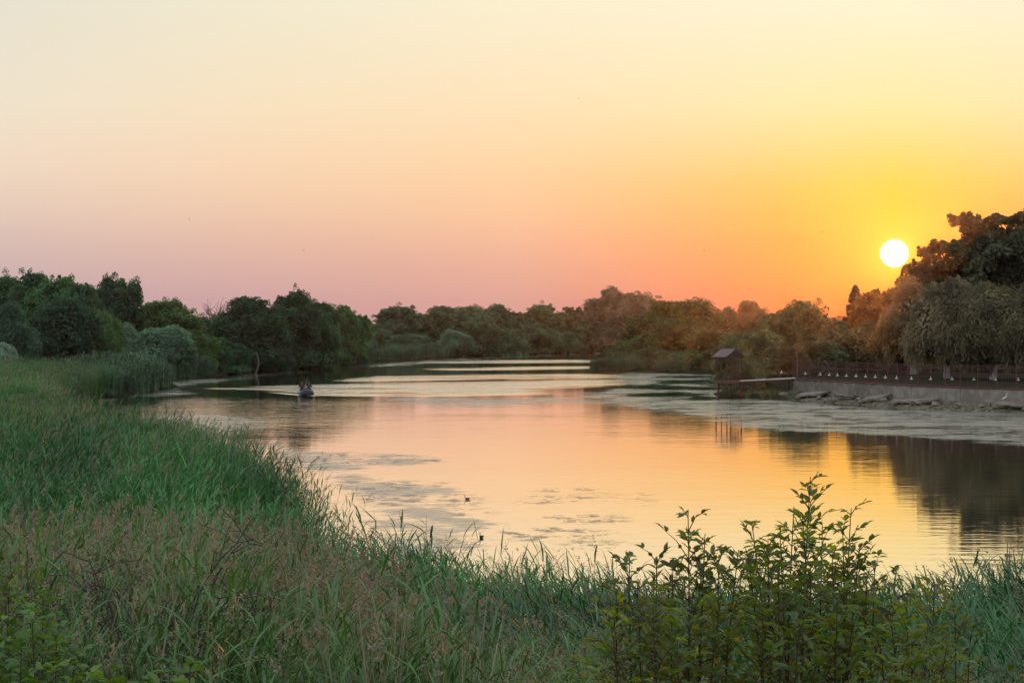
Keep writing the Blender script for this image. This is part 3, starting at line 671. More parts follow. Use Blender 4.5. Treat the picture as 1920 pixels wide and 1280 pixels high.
# ------------------------------------------------------------------ reeds and grass
def strip(mb, p, wdir, wd, mat, rnd):
    p = np.asarray(p); k = len(p); wd = np.asarray(wd)[:, None]
    v = np.stack([p - wdir * wd, p + wdir * wd], 1).reshape(-1, 3)
    f = [[2*i, 2*i+1, 2*i+3, 2*i+2] for i in range(k - 1)]
    mb.add(v, f, mat, rnd)
def reed_clump(seed, n=26, H=2.7, rad=.55, green=1.0, pan=.2, leafw=.014, leafl=.42, nleaf=9, stemw=.006, bias=0.8):
    rng = np.random.default_rng(seed); mb = MB()
    for i in range(n):
        a = rng.uniform(0, 2 * PI); q = rad * math.sqrt(rng.random()); bx, by = math.cos(a) * q, math.sin(a) * q
        h = H * rng.uniform(.72, 1.05); lx, ly = rng.normal() * .10 + bias * .16, rng.normal() * .10
        T = lambda s: np.array([bx + lx * s * s * h, by + ly * s * s * h, h * s])
        dry = rng.random() > green; rn = rng.random()
        wa = rng.uniform(0, PI); wdv = np.array([math.cos(wa), math.sin(wa), 0])
        strip(mb, [T(s) for s in (0, .35, .7, 1)], wdv, [stemw, stemw, stemw * .8, stemw * .4], 1 if dry else 0, rn)
        if not dry or rng.random() < .5:
            for j in range(nleaf if not dry else nleaf // 2):
                s = .22 + .76 * (j + rng.random() * .8) / nleaf; o = T(min(s, 1))
                az = (rng.normal() * .9) if rng.random() < bias else rng.uniform(0, 2 * PI)
                el = rng.uniform(.5, 1.25) if s > .8 else rng.uniform(.15, 1.0); l = leafl * rng.uniform(.6, 1.2) * (1.1 - .35 * s)
                d = np.array([math.cos(az), math.sin(az), 0]); up = np.array([0, 0, 1.0])
                pts = [o]; e = el
                for q_ in range(3): pts.append(pts[-1] + (d * math.cos(e) + up * math.sin(e)) * l / 3); e -= rng.uniform(.02, .42)
                wv = np.cross(d, up); tw = rng.normal() * .5; wv = wv * math.cos(tw) + up * math.sin(tw) * .6
                lw = leafw * rng.uniform(.7, 1.3)
                strip(mb, pts, wv, [lw * .6, lw, lw * .75, lw * .1], 1 if dry else 0, np.clip(rn * .6 + rng.random() * .4, 0, 1))
        if rng.random() < pan:
            o = T(.97); m = 26; tt = rng.random(m); dr = np.array([lx * 2 + .25 * bias, ly * 2, 1.0]); dr /= np.linalg.norm(dr)
            L_ = rng.uniform(.2, .34)
            c = o + dr * (tt * L_)[:, None] + rng.normal(size=(m, 3)) * (.028 * (1.2 - tt))[:, None]
            c[:, 0] += bias * tt ** 2 * .06
            nn = unit(m, rng); cards(mb, c, nn, .024 * (1.25 - .6 * tt), .007, rng, .6, 2, np.clip(.3 + .5 * rng.random(m), 0, 1))
    return mb
def hidden_proto(mb, name, mats):
    return bpy.data.objects.new(name, mb.mesh(name, mats))    # data used only through the scatter below

def scatter(name, P, S, R, I, protos, label, cat):
    n = len(P); me = bpy.data.meshes.new(name); me.vertices.add(n)
    me.vertices.foreach_set('co', np.asarray(P, np.float32).ravel())
    for nm, ty, arr, key in (('scl', 'FLOAT_VECTOR', S, 'vector'), ('rot', 'FLOAT_VECTOR', R, 'vector'), ('idx', 'INT', I, 'value')):
        a = me.attributes.new(nm, ty, 'POINT'); a.data.foreach_set(key, np.asarray(arr, np.int32 if ty == 'INT' else np.float32).ravel())
    o = bpy.data.objects.new(name, me); COL.objects.link(o)
    ng = bpy.data.node_groups.new(name, 'GeometryNodeTree')
    ng.interface.new_socket('Geometry', in_out='INPUT', socket_type='NodeSocketGeometry'); ng.interface.new_socket('Geometry', in_out='OUTPUT', socket_type='NodeSocketGeometry')
    gi = ng.nodes.new('NodeGroupInput'); go = ng.nodes.new('NodeGroupOutput'); L = ng.links
    jn = ng.nodes.new('GeometryNodeJoinGeometry')
    for pr in reversed(protos):
        oi = ng.nodes.new('GeometryNodeObjectInfo'); oi.inputs['Object'].default_value = pr; oi.inputs['As Instance'].default_value = True
        L.new(oi.outputs['Geometry'], jn.inputs[0])
    ip = ng.nodes.new('GeometryNodeInstanceOnPoints'); ip.inputs['Pick Instance'].default_value = True
    def attr(nm, ty):
        a = ng.nodes.new('GeometryNodeInputNamedAttribute'); a.data_type = ty; a.inputs['Name'].default_value = nm; return a.outputs[0]
    L.new(gi.outputs[0], ip.inputs['Points']); L.new(jn.outputs[0], ip.inputs['Instance'])
    L.new(attr('idx', 'INT'), ip.inputs['Instance Index']); L.new(attr('scl', 'FLOAT_VECTOR'), ip.inputs['Scale'])
    e2r = ng.nodes.new('FunctionNodeEulerToRotation'); L.new(attr('rot', 'FLOAT_VECTOR'), e2r.inputs[0]); L.new(e2r.outputs[0], ip.inputs['Rotation'])
    L.new(ip.outputs[0], go.inputs[0])
    md = o.modifiers.new('scatter', 'NODES'); md.node_group = ng
    tag(o, label, cat, kind='stuff'); return o

RM = [M['reed'], M['dry'], M['panicle']]; RM2 = [M['reed2'], M['dry'], M['panicle']]
tall = [hidden_proto(reed_clump(20 + i, 26, 2.9, .55, .97, .08), 'tall_reed_clump', RM) for i in range(4)]
tallp = [hidden_proto(reed_clump(30 + i, 26, 2.7, .55, .85, .5), 'plumed_reed_clump', RM2) for i in range(2)]
mixd = [hidden_proto(reed_clump(40 + i, 24, 2.05, .45, .86, .12, .010, .36, 8, .005, .6), 'mixed_grass_clump', RM2) for i in range(4)]
dryc = [hidden_proto(reed_clump(50 + i, 26, 1.9, .45, .40, .38, .007, .3, 5, .007, .5), 'dry_grass_clump', RM2) for i in range(3)]
leafy = [hidden_proto(reed_clump(60 + i, 24, 2.5, .45, .95, .06, .014, .50, 11, .006, .85), 'leafy_reed_clump', RM) for i in range(4)]
M['reedfar'] = foliage_mat('reed_leaves_far', (0.04, 0.10, 0.045), 0.30, 0.45, 0.18, tcol=(1.1, 1.1, 0.6))
RM3 = [M['reedfar'], M['dry'], M['panicle']]
far_ = [hidden_proto(reed_clump(70 + i, 40, 2.8, 1.0, .97, .1, .035, .7, 7, .02, .3), 'far_reed_clump', RM3) for i in range(3)]

rng = np.random.default_rng(77)
def zone(n, y0, y1, u0, u1, power=1.0):
    Y = np.sqrt(rng.random(n) * (y1 * y1 - y0 * y0) + y0 * y0); U = rng.uniform(u0, u1, n); return U * Y, Y
def vnoise(X, Y, s, ph=0):
    return (np.sin(X / s + ph) * np.cos(Y / s * 1.3 + ph * 2) + .6 * np.sin(X / s * 2.3 + Y / s * 1.9 + ph * 3)) / 1.6
def params(X, Y, smin, smax, protos, zrot=0.0, zs=.7):
    n = len(X); Z = height(X, Y) - .03; s = rng.uniform(smin, smax, n)
    S = np.stack([s, s, s * rng.uniform(.9, 1.1, n)], 1)
    R = np.stack([rng.normal(size=n) * .05, rng.normal(size=n) * .05, zrot + rng.normal(size=n) * zs], 1)
    return np.stack([X, Y, Z], 1), S, R, rng.integers(0, protos, n)
# tall green reed bed on the left point
X, Y = zone(6000, 30, 125, -.30, .02); d = sdist(X, Y); k = (d > -.5) & (d < 60) & (Y > 42 + 6 * vnoise(X, Y, 2.6) + 3 * vnoise(X, Y, .9, 2) + 3 * rng.normal(size=len(X))); X, Y = X[k], Y[k]
X2, Y2 = zone(2600, 125, 205, -.34, -.16); d = sdist(X2, Y2); k = (d > -.3); X, Y = np.concatenate([X, X2[k]]), np.concatenate([Y, Y2[k]])
P, S, R, I = params(X, Y, .82, 1.08, 4, 0.0, .8)
hump = 1 + .13 * vnoise(X, Y, 4.0) + .06 * vnoise(X, Y, 1.7, 1)
S[:, 2] *= hump
dd = sdist(X, Y); S[:, 2] *= 1 + .30 * np.exp(-((dd - 3.5) / 3.2) ** 2) * np.clip((85 - Y) / 20, 0, 1) * np.clip((Y - 42) / 6, 0, 1)
S[Y > 120] *= 1.15
mixp = ((Y > 75) & (X < -13) & (rng.random(len(Y)) < .45)) | (rng.random(len(Y)) < .08)
I = np.where(mixp, 4 + rng.integers(0, 2, len(Y)), I)
scatter('reed_bed', P, S, R, I, tall + tallp, 'tall green reed bed covering the left bank down to the water', 'reeds')
# mixed dry grass on the slope in front of it
X, Y = zone(2700, 10.5, 45, -.33, .06); k = (X < 1.5) & (Y < 40 + 5 * rng.normal(size=len(X))); X, Y = X[k], Y[k]; d = sdist(X, Y); k = d > .5; X, Y = X[k], Y[k]
P, S, R, I = params(X, Y, .8, 1.1, 4, 0, 1.5)
S *= (np.interp(Y, [10, 16, 30], [.78, .95, 1.05]) * np.interp(X / Y, [-.12, -.02], [1, .8]))[:, None]
dr = (vnoise(X, Y, 2.2, .5) + rng.normal(size=len(X)) * .5) > .45; S[:, 2] *= 1 + .18 * vnoise(X, Y, 1.5, 2); I = np.where(dr, 4 + rng.integers(0, 3, len(X)), I)
scatter('meadow_grass', P, S, R, I, mixd + dryc, 'mixed green and dry brown grass with feathery seed heads in the left foreground', 'grass')
# leafy reeds at the near shore
X, Y = zone(2000, 15, 34.5, -.07, .33); k = (X > -2.2); X, Y = X[k], Y[k]; d = sdist(X, Y); k = d > -.3; X, Y = X[k], Y[k]
P, S, R, I = params(X, Y, .8, 1.1, 4, PI, .7)
S *= (np.interp(Y, [15, 20, 26, 34], [.50, .66, .84, 1.0]) * np.interp(X / Y, [-.05, .2, .24], [1.04, 1.0, 1.14]))[:, None]
S[:, 2] *= 1 + .12 * vnoise(X, Y, 1.3)
dr = rng.random(len(X)) < np.where(Y < 24, .5, .15); I = np.where(dr, 4 + rng.integers(0, 3, len(X)), I)
scatter('shore_reeds', P, S, R, I, leafy + dryc, 'leafy reeds leaning left along the near shore below the bright water', 'reeds')
# low growth under the shrubs
X, Y = zone(420, 10, 15, -.05, .33); P, S, R, I = params(X, Y, .4, .6, 4, 0, 3)
scatter('undergrowth', P, S, R, I, mixd, 'dark low grass at the feet of the foreground shrubs', 'grass')
# reed fringe along the far banks
pts = []
def fringe(poly, width, dens, h0, h1):
    for (ax, ay), (bx, by) in zip(poly[:-1], poly[1:]):
        L_ = math.hypot(bx - ax, by - ay); n = max(1, int(L_ * width * dens))
        for _ in range(n):
            t = rng.random(); x = ax + (bx - ax) * t + rng.normal() * .3; y = ay + (by - ay) * t
            nx, ny = (by - ay) / L_, -(bx - ax) / L_
            w = rng.random() * width
            for sg in (1,):
                pts.append((x - nx * w * sg, y - ny * w * sg, rng.uniform(h0, h1) * (1 + .25 * math.sin(x * .33 + y * .21))))
RV = RIVER
def seg(a, b): return RV[a:b + 1]
fringe(seg(14, 17), 9, .55, .95, 1.25); fringe(seg(17, 20), 4, .5, .7, 1.0); fringe(seg(20, 25), 7, .35, .7, 1.05); fringe(seg(25, 28), 6, .3, .7, 1.0)
fringe(seg(32, 38), 4, .35, .4, .75)
pts = np.array(pts); zz = height(pts[:, 0], pts[:, 1]); n = len(pts); s = pts[:, 2]
keep = zz > -.5; pts, zz, s = pts[keep], zz[keep], s[keep]; n = len(pts)
scatter('bank_reeds', np.stack([pts[:, 0], pts[:, 1], np.maximum(zz, 0) - .05], 1), np.stack([s, s, s], 1), np.stack([0 * s, 0 * s, rng.uniform(0, 6.28, n)], 1), rng.integers(0, 3, n), far_,
        'fringe of green reeds at the foot of the trees along the far banks', 'reeds')

# ------------------------------------------------------------------ retaining wall, fence, lanterns
M['conc'] = surf_mat('concrete', (0.33, 0.29, 0.26), (0.22, 0.19, 0.17), 1.3, 0.9, bump=0.05, c3=(0.21, 0.18, 0.155), c3scale=0.35)
M['conc2'] = surf_mat('concrete_weathered', (0.29, 0.235, 0.20), (0.17, 0.14, 0.12), 1.6, 0.9, bump=0.04, c3=(0.17, 0.14, 0.12), c3scale=0.4)
M['slab'] = surf_mat('pale_slab', (0.33, 0.28, 0.25), (0.22, 0.18, 0.16), 1.5, 0.85)
M['maroon'] = surf_mat('maroon_paint', (0.13, 0.03, 0.03), (0.08, 0.025, 0.025), 3, 0.6)
M['rust'] = surf_mat('rusty_steel', (0.15, 0.045, 0.03), (0.08, 0.035, 0.025), 4, 0.75)
M['white'] = surf_mat('white_enamel', (0.8, 0.8, 0.8), (0.7, 0.7, 0.7), 4, 0.4)
M['wood'] = surf_mat('dark_wood', (0.05, 0.032, 0.028), (0.085, 0.05, 0.04), 5, 0.8)
M['deck'] = surf_mat('pale_deck', (0.55, 0.55, 0.55), (0.42, 0.42, 0.42), 3, 0.7)
M['roof'] = surf_mat('purple_sheet_roof', (0.11, 0.07, 0.085), (0.08, 0.055, 0.07), 2, 0.55)

def resample(poly, step):
    P = np.array(poly, float); seg = np.hypot(*np.diff(P, axis=0).T); L_ = np.concatenate([[0], np.cumsum(seg)])
    n = int(round(L_[-1] / step)); t = np.linspace(0, L_[-1], n + 1)
    return np.stack([np.interp(t, L_, P[:, 0]), np.interp(t, L_, P[:, 1])], 1)
def rt_wall():
    W = resample(WALL, 3.6); rg = np.random.default_rng(3)
    w = thing('retaining_wall', (W[0][0], W[0][1], 0), 0, 'long weathered concrete retaining wall curving along the right bank under the fence', 'wall')
    o0 = np.array([W[0][0], W[0][1], 0])
    for i in range(len(W) - 1):
        a, b = W[i], W[i + 1]; d = b - a; l = np.hypot(*d); ang = math.atan2(d[1], d[0]); m = (a + b) / 2
        nrm = np.array([d[1], -d[0]]) / l
        if nrm[1] > 0 and nrm[0] > 0: nrm = -nrm
        if np.dot(nrm, [-1, -1]) < 0: nrm = -nrm
        mb = MB(); off = rg.uniform(-.03, .03)
        mb.box((m[0] - o0[0] + nrm[0] * off, m[1] - o0[1] + nrm[1] * off, 1.28), (l - .03, .34, 1.10), ang)
        mb.build('wall_panel', M['conc'] if i in (6, 7, 8, 9, 10, 11, 12) else M['conc2'], w)
        mb = MB(); mb.box((m[0] - o0[0] + nrm[0] * .20, m[1] - o0[1] + nrm[1] * .20, .36), (l - .02, .75, .72), ang, top=.93); mb.build('footing', M['conc2'], w)
    mb = MB()
    for i in range(len(W) - 1):
        a, b = W[i], W[i + 1]; d = b - a; l = np.hypot(*d); m = (a + b) / 2
        mb.box((m[0] - o0[0], m[1] - o0[1], 1.90), (l + .1, .40, .13), math.atan2(d[1], d[0]))
    mb.build('coping', M['maroon'], w)
rt_wall()
def fence():
    W = resample(WALL, 1.95); o0 = np.array([W[0][0], W[0][1], 1.97])
    f = thing('fence', tuple(o0), 0, 'maroon metal fence of thin bars and posts standing on the retaining wall', 'fence')
    for i, p in enumerate(W):
        mb = MB(); mb.box((p[0] - o0[0], p[1] - o0[1], 1.02), (.07, .07, 2.04), 0); mb.box((p[0] - o0[0], p[1] - o0[1], 2.07), (.1, .1, .05), 0, top=.3); mb.build('post', M['maroon'], f)
    for i in range(len(W) - 1):
        a, b = W[i] - o0[:2], W[i + 1] - o0[:2]; d = b - a; l = np.hypot(*d); ang = math.atan2(d[1], d[0]); m = (a + b) / 2; mb = MB()
        for z in (.12, 1.25, 1.9): mb.box((m[0], m[1], z), (l - .08, .035, .035), ang)
        for t in np.linspace(.06, .94, 11):
            q = a + d * t; mb.box((q[0], q[1], 1.01), (.018, .018, 1.76), ang)
        mb.build('panel', M['maroon'], f)
fence()
def lanterns():
    mbd = MB(); mbd.lathe([(0, -.05), (.09, -.04), (.17, .0), (.19, .04), (.175, .05), (.05, .07), (0, .075)], n=18)
    mbn = MB(); mbn.lathe([(.0, .07), (.035, .075), (.03, .16), (.05, .2), (.035, .25), (0, .27)], n=12)
    mbp = MB(); mbp.tube([(0, 0, -.86), (0, 0, -.05)], .022, 8)
    md, mn, mp = mbd.mesh('dish', M['white'], True), mbn.mesh('finial', M['white'], True), mbp.mesh('post', M['maroon'], True)
    pos = [(1909,713),(1867,713),(1826,712.3),(1785,711.8),(1745,711.4),(1709,710.6),(1681,709.5),(1660,708.5),(1641,707.6),(1623,706.8),(1605,706),(1587,705.2),(1570,704.4),(1555,703.6),(1538,702.8),(1510,701.5),(1465,699)]
    root = None
    for i, (px, py) in enumerate(pos):
        Y = (CAMZ - 2.58) * F / (py - HOR); X = (px - 960) / F * Y
        if root is None:
            root = thing('lantern', (X, Y, 2.58)); c = root; root.scale = (.85, .85, .95)
            for nm, me in (('dish', md), ('finial', mn), ('post', mp)):
                o = bpy.data.objects.new(nm, me); COL.objects.link(o); o.parent = root
        else:
            c = copy_tree(root); c.location = (X, Y, 2.58)
        tag(c, 'small white saucer shaped lantern on a thin post in the row behind the maroon fence', 'lantern', 'white lanterns behind the fence')
lanterns()
def pavilion():
    th = math.radians(28); cx, cy = (1366.5 - 960) / F * 199.5, 199.5
    t = thing('pavilion', (cx, cy, 0), th, 'small open wooden pavilion with a purple gabled roof on stilts over the water', 'pavilion')
    W_, L_ = 1.95, 2.1; zf = 1.72; x0, y0 = W_ / 2, L_ / 2
    def part(nm, fn, mat):
        mb = MB(); fn(mb); return mb.build(nm, mat, t)
    part('floor', lambda m: (m.box((0, 0, zf), (W_ + .15, L_ + .15, .1)), m.box((0, -y0 - .08, zf - .12), (W_ + .2, .08, .14)), m.box((-x0 - .08, 0, zf - .12), (.08, L_ + .2, .14))), M['rust'])
    for sx in (-1, 1):
        for sy in (-1, 1): part('post', lambda m: m.box((sx * (x0 - .06), sy * (y0 - .06), zf + 1.33), (.09, .09, 2.56)), M['wood'])
    part('post', lambda m: m.box((-x0 + .06, 0, zf + 1.33), (.07, .07, 2.56)), M['wood'])
    ez, rz_ = zf + 2.58, zf + 3.42
    r = part('roof', lambda m: m.add([(-x0-.28,-y0-.22,ez),(0,-y0-.22,rz_),(0,y0+.22,rz_),(-x0-.28,y0+.22,ez),(x0+.28,-y0-.22,ez),(x0+.28,y0+.22,ez),
            (-x0-.28,-y0-.22,ez-.06),(0,-y0-.22,rz_-.06),(0,y0+.22,rz_-.06),(-x0-.28,y0+.22,ez-.06),(x0+.28,-y0-.22,ez-.06),(x0+.28,y0+.22,ez-.06)],
            [[0,1,2,3],[1,4,5,2],[9,8,7,6],[8,11,10,7],[0,3,9,6],[4,10,11,5],[0,6,7,1],[1,7,10,4],[3,2,8,9],[2,5,11,8]]), M['roof'])
    mb = MB(); mb.tube([(0, -y0 - .24, rz_ + .01), (0, y0 + .24, rz_ + .01)], .05, 6); mb.build('ridge_cap', M['roof'], r)
    def truss(m):
        for sy in (-1, 1):
            m.box((0, sy * (y0 - .06), ez - .08), (W_ + .35, .07, .1))
            m.box((0, sy * (y0 - .06), ez + .35), (.07, .06, .74))
        for sx in (-1, 1): m.box((sx * (x0 - .06), 0, ez - .085), (.08, L_, .09))
    part('roof_frame', truss, M['wood'])
    part('gable_board', lambda m: m.add([(-x0*.55,y0-.0,ez+.28),(0,y0-.0,rz_-.1),(x0*.55,y0-.0,ez+.28),(-x0*.55,y0+.03,ez+.28),(0,y0+.03,rz_-.1),(x0*.55,y0+.03,ez+.28)], [[0,1,2],[5,4,3]]), M['wood'])
    def rail(a, b):
        def f(m):
            a_, b_ = np.array(a), np.array(b); d = b_ - a_; l = np.hypot(*d[:2]); ang = math.atan2(d[1], d[0]); c = (a_ + b_) / 2
            for z in (.18, .95): m.box((c[0], c[1], zf + z), (l, .05, .06), ang)
            k = max(3, int(l / .22))
            for q in np.linspace(.04, .96, k): p = a_ + d * q; m.box((p[0], p[1], zf + .56), (.035, .03, .76), ang)
        part('railing', f, M['wood'])
    rail((-x0, -y0), (x0, -y0)); rail((-x0, -y0), (-x0, y0)); rail((-x0, y0), (x0, y0))
    part('lattice_screen', lambda m: [m.box((x0 - .02, yy, zf + 1.3), (.03, .04, 2.5)) for yy in np.linspace(-y0 + .1, y0 - .1, 8)] + [m.box((x0 - .02, 0, zf + zz), (.03, L_, .05)) for zz in (.5, 1.3, 2.1)], M['wood'])
    for (px_, py_) in ((x0 - .1, -y0 + .1), (-x0 + .3, y0 - .1), (x0 - .1, y0 - .1)):
        part('pile', lambda m: m.box((px_, py_, .35), (.16, .16, 2.6)), M['rust'])
    part('cross_brace', lambda m: (m.tube([(-x0 + .2, -y0 + .1, zf - .2), (x0 - .1, -y0 + .1, .35)], .045, 6), m.tube([(-x0 + .3, y0 - .1, .3), (x0 - .1, y0 - .12, zf - .2)], .045, 6)), M['rust'])
pavilion()
def jetty():
    a = np.array([23.75, 199.4, 1.74]); b = np.array([29.65, 200.7, 1.99]); t = thing('jetty', tuple(a), 0, 'narrow pale footbridge on rusty struts from the retaining wall to the pavilion', 'footbridge')
    d = b - a; l = np.hypot(d[0], d[1]); ang = math.atan2(d[1], d[0]); s_ = math.atan2(d[2], l); c = d / 2
    mb = MB(); mb.box(tuple(c), (l, .95, .10), ang, ry=-s_); mb.build('deck', M['deck'], t)
    mb = MB(); mb.tube([(0, -.52, .04), (d[0], d[1] - .52, d[2] + .04)], .085, 8); mb.build('edge_pipe', M['deck'], t, True)
    mb = MB(); mb.box((c[0], c[1] - .4, c[2] - .13), (l, .07, .15), ang, ry=-s_); mb.box((c[0], c[1] + .4, c[2] - .13), (l, .07, .15), ang, ry=-s_); mb.build('beam', M['rust'], t)
    for (x, sz) in ((5.55, 1.6), (5.35, 1.7)):
        mb = MB(); mb.box((x, x / d[0] * d[1] - .38 + (x < 5.4) * .7, .18 - sz / 2 + .03), (.15, .15, sz)); mb.build('pile', M['rust'], t)
    mb = MB(); mb.tube([(3.3, .3, .0), (5.5, .8, -1.05)], .06, 6); mb.build('strut', M['rust'], t)
    mb = MB(); mb.tube([(2.6, .2, -.05), (.4, -.2, -1.3)], .05, 6); mb.build('strut', M['rust'], t)
jetty()
def lamp_post():
    Y = 214; X = (1495 - 960) / F * Y; z0 = hz(X, Y); zt = ztop(661, Y); mb = MB()
    t = thing('lamp_post', (X, Y, z0), 0, 'slim pale lamp post with a bent arm among the trees above the jetty', 'lamp post')
    mb.tube([(0, 0, 0), (0, 0, (zt - z0) * .8), (-.1, 0, zt - z0)], [.06, .05, .04], 8); mb.build('pole', M['palebark'], t, True)
    mb = MB(); mb.lathe([(0, -.1), (.12, -.06), (.14, .02), (.06, .1), (0, .12)], c=(-.14, 0, zt - z0), n=12); mb.build('lamp_head', M['palebark'], t, True)
lamp_post()
# broken slabs and stones in front of the wall
slabs = [(1530,741,3.0,1.8,.12,-.10,'pale broken slab lying tilted beside the jetty end of the wall'), (1593,748,2.6,1.6,-.16,.1,'tilted brownish slab second from the jetty on the rubble shore'),
         (1648,753,2.4,1.7,.2,-.12,'short raised slab in the middle of the rubble shore'), (1722,757,4.4,1.7,.04,-.05,'long flat slab at the waterline below the wall joint'),
         (1905,763,3.0,1.9,-.05,.06,'pale flat slab at the right edge where the white bird stands')]
for px, py, a, b, rx, ry, lab in slabs:
    wp = resample(WALL, .2); q = int(np.argmin(np.abs(960 + wp[:, 0] / wp[:, 1] * F - px - 14))); x, y = wp[q][0] - 1.25, wp[q][1] - 1.35
    mb = MB(); mb.box((0, 0, 0), (a, b, .2), -.75, rx=rx, ry=ry); mb.box((a * .1, .05, .11), (a * .5, b * .6, .06), -.7, rx=rx, ry=ry)
    o = mb.build('concrete_slab', M['slab'] if 'pale' in lab or 'flat' in lab else M['conc2']); o.location = (x, y, .66); tag(o, lab, 'concrete slab')
def weeds():
    W = resample(WALL, .45); rg = np.random.default_rng(12); P = []
    for p in W:
        for _ in range(1):
            if math.sin(p[0] * 1.3) + math.sin(p[1] * .7 + 1) > -.4 + rg.random() * .8: P.append((p[0] - rg.uniform(.7, 2.6), p[1] - rg.uniform(.6, 2.0)))
    for _ in range(110): P.append((rg.uniform(23.5, 31), rg.uniform(195.5, 203)))
    P = np.array(P); d = sdist(P[:, 0], P[:, 1]); P = P[d > -.2]; z = np.maximum(height(P[:, 0], P[:, 1]), 0) - .05; n = len(P); s = rg.uniform(.14, .30, n)
    scatter('bank_weeds', np.stack([P[:, 0], P[:, 1], z], 1), np.stack([s * 1.6, s * 1.6, s], 1), np.stack([0 * s, 0 * s, rg.uniform(0, 6.28, n)], 1), rg.integers(0, 4, n), [mixd[0]] + dryc, 'brown green weeds growing in the rubble below the retaining wall', 'weeds')
weeds()

# ------------------------------------------------------------------ skinned figures
def skin(name, pts, edges, mat, parent=None, sub=2):
    """pts: name -> (x,y,z,r[,r2]); one continuous surface grown over the skeleton"""
    ks = list(pts); me = bpy.data.meshes.new(name); me.from_pydata([pts[k][:3] for k in ks], [(ks.index(a), ks.index(b)) for a, b in edges], [])
    o = bpy.data.objects.new(name, me); COL.objects.link(o)
    o.modifiers.new('skin', 'SKIN'); sv = me.skin_vertices[0].data
    for i, k in enumerate(ks):
        r = pts[k][3]; r2 = pts[k][4] if len(pts[k]) > 4 else r; sv[i].radius = (r, r2); sv[i].use_root = (i == 0)
    s_ = o.modifiers.new('sub', 'SUBSURF'); s_.levels = sub; s_.render_levels = sub
    me.materials.append(mat)
    if parent: o.parent = parent
    return o
def chain(*k): return list(zip(k[:-1], k[1:]))
M['skin'] = surf_mat('skin', (0.30, 0.17, 0.12), (0.26, 0.15, 0.10), 8, 0.6)
M['hair'] = surf_mat('hair', (0.02, 0.015, 0.012), (0.035, 0.025, 0.02), 20, 0.6)
M['navy'] = surf_mat('navy_cloth', (0.03, 0.035, 0.06), (0.045, 0.05, 0.08), 8, 0.9)
M['plum'] = surf_mat('plum_cloth', (0.08, 0.04, 0.05), (0.06, 0.035, 0.045), 8, 0.9)
M['grey'] = surf_mat('grey_cloth', (0.12, 0.12, 0.11), (0.09, 0.09, 0.085), 8, 0.9)
M['rubber'] = surf_mat('blue_rubber', (0.025, 0.045, 0.09), (0.02, 0.035, 0.07), 3, 0.45)
M['black'] = surf_mat('black_metal', (0.02, 0.02, 0.022), (0.03, 0.03, 0.03), 3, 0.4)
def person(loc, rz, label, shirt, armR, armL, scale=1.0, lean=.1):
    t = thing('person', loc, rz, label, 'person'); t.scale = (scale,) * 3
    y = -lean
    p = {'pel': (0, 0, .10, .15, .12), 'bel': (0, y * .3, .26, .13, .11), 'che': (0, y * .7, .45, .16, .12), 'nkb': (0, y, .58, .085, .08), 'nk': (0, y, .65, .052), 'hd0': (0, y - .01, .72, .075, .085), 'hd1': (0, y - .01, .80, .085, .1), 'hd2': (0, y, .87, .06, .07),
         'nose': (0, y - .105, .77, .016), 'earR': (.085, y, .77, .018), 'earL': (-.085, y, .77, .018)}
    e = chain('pel', 'bel', 'che', 'nkb', 'nk', 'hd0', 'hd1', 'hd2') + [('hd0', 'nose'), ('hd1', 'earR'), ('hd1', 'earL')]
    for s, nm, arm in ((1, 'R', armR), (-1, 'L', armL)):
        p['sh' + nm] = (.19 * s, y, .54, .062); p['el' + nm] = (*arm[0], .045); p['wr' + nm] = (*arm[1], .03); d = Vector(arm[1]) - Vector(arm[0]); d.normalize()
        pc = Vector(arm[1]) + d * .05; p['pa' + nm] = (*pc, .034, .02); e += chain('nkb', 'sh' + nm, 'el' + nm, 'wr' + nm, 'pa' + nm)
        side = d.cross(Vector((0, 1, 0.3))); side.normalize()
        for j, (o_, l) in enumerate(((-.03, .065), (-.01, .08), (.01, .075), (.03, .06))):
            a = pc + side * o_ + d * .03; b = a + d * l; p[f'fa{nm}{j}'] = (*a, .009); p[f'fb{nm}{j}'] = (*b, .007); e += chain('pa' + nm, f'fa{nm}{j}', f'fb{nm}{j}')
        th = Vector(arm[1]) + side * .05 + d * .05; p['th' + nm] = (*th, .009); e.append(('wr' + nm, 'th' + nm))
        p['hip' + nm] = (.1 * s, -.02, .09, .095); p['kn' + nm] = (.16 * s, -.40, .22, .065); p['an' + nm] = (.15 * s, -.52, -.12, .045); p['to' + nm] = (.16 * s, -.66, -.14, .035)
        e += chain('pel', 'hip' + nm, 'kn' + nm, 'an' + nm, 'to' + nm)
    skin('body', p, e, M['skin'], t)
    q = {k: tuple(v[:3]) + tuple(x * 1.14 + .008 for x in v[3:]) for k, v in p.items()}
    for nm in 'RL':
        a, b = Vector(q['sh' + nm][:3]), Vector(q['el' + nm][:3]); q['sl' + nm] = (*(a * .2 + b * .8), .06)
    ks = ['pel', 'bel', 'che', 'nkb', 'shR', 'slR', 'shL', 'slL']
    skin('shirt', {k: q[k] for k in ks}, chain('pel', 'bel', 'che', 'nkb') + [('nkb', 'shR'), ('shR', 'slR'), ('nkb', 'shL'), ('shL', 'slL')], shirt, t)
    ks = ['pel', 'hipR', 'knR', 'anR', 'hipL', 'knL', 'anL']
    skin('trousers', {k: q[k] for k in ks}, [('pel', 'hipR'), ('hipR', 'knR'), ('knR', 'anR'), ('pel', 'hipL'), ('hipL', 'knL'), ('knL', 'anL')], M['grey'], t)
    skin('hair', {'a': (0, y + .02, .84, .088, .095), 'b': (0, y + .06, .78, .07), 'c': (0, y - .02, .89, .06)}, [('a', 'b'), ('a', 'c')], M['hair'], t)
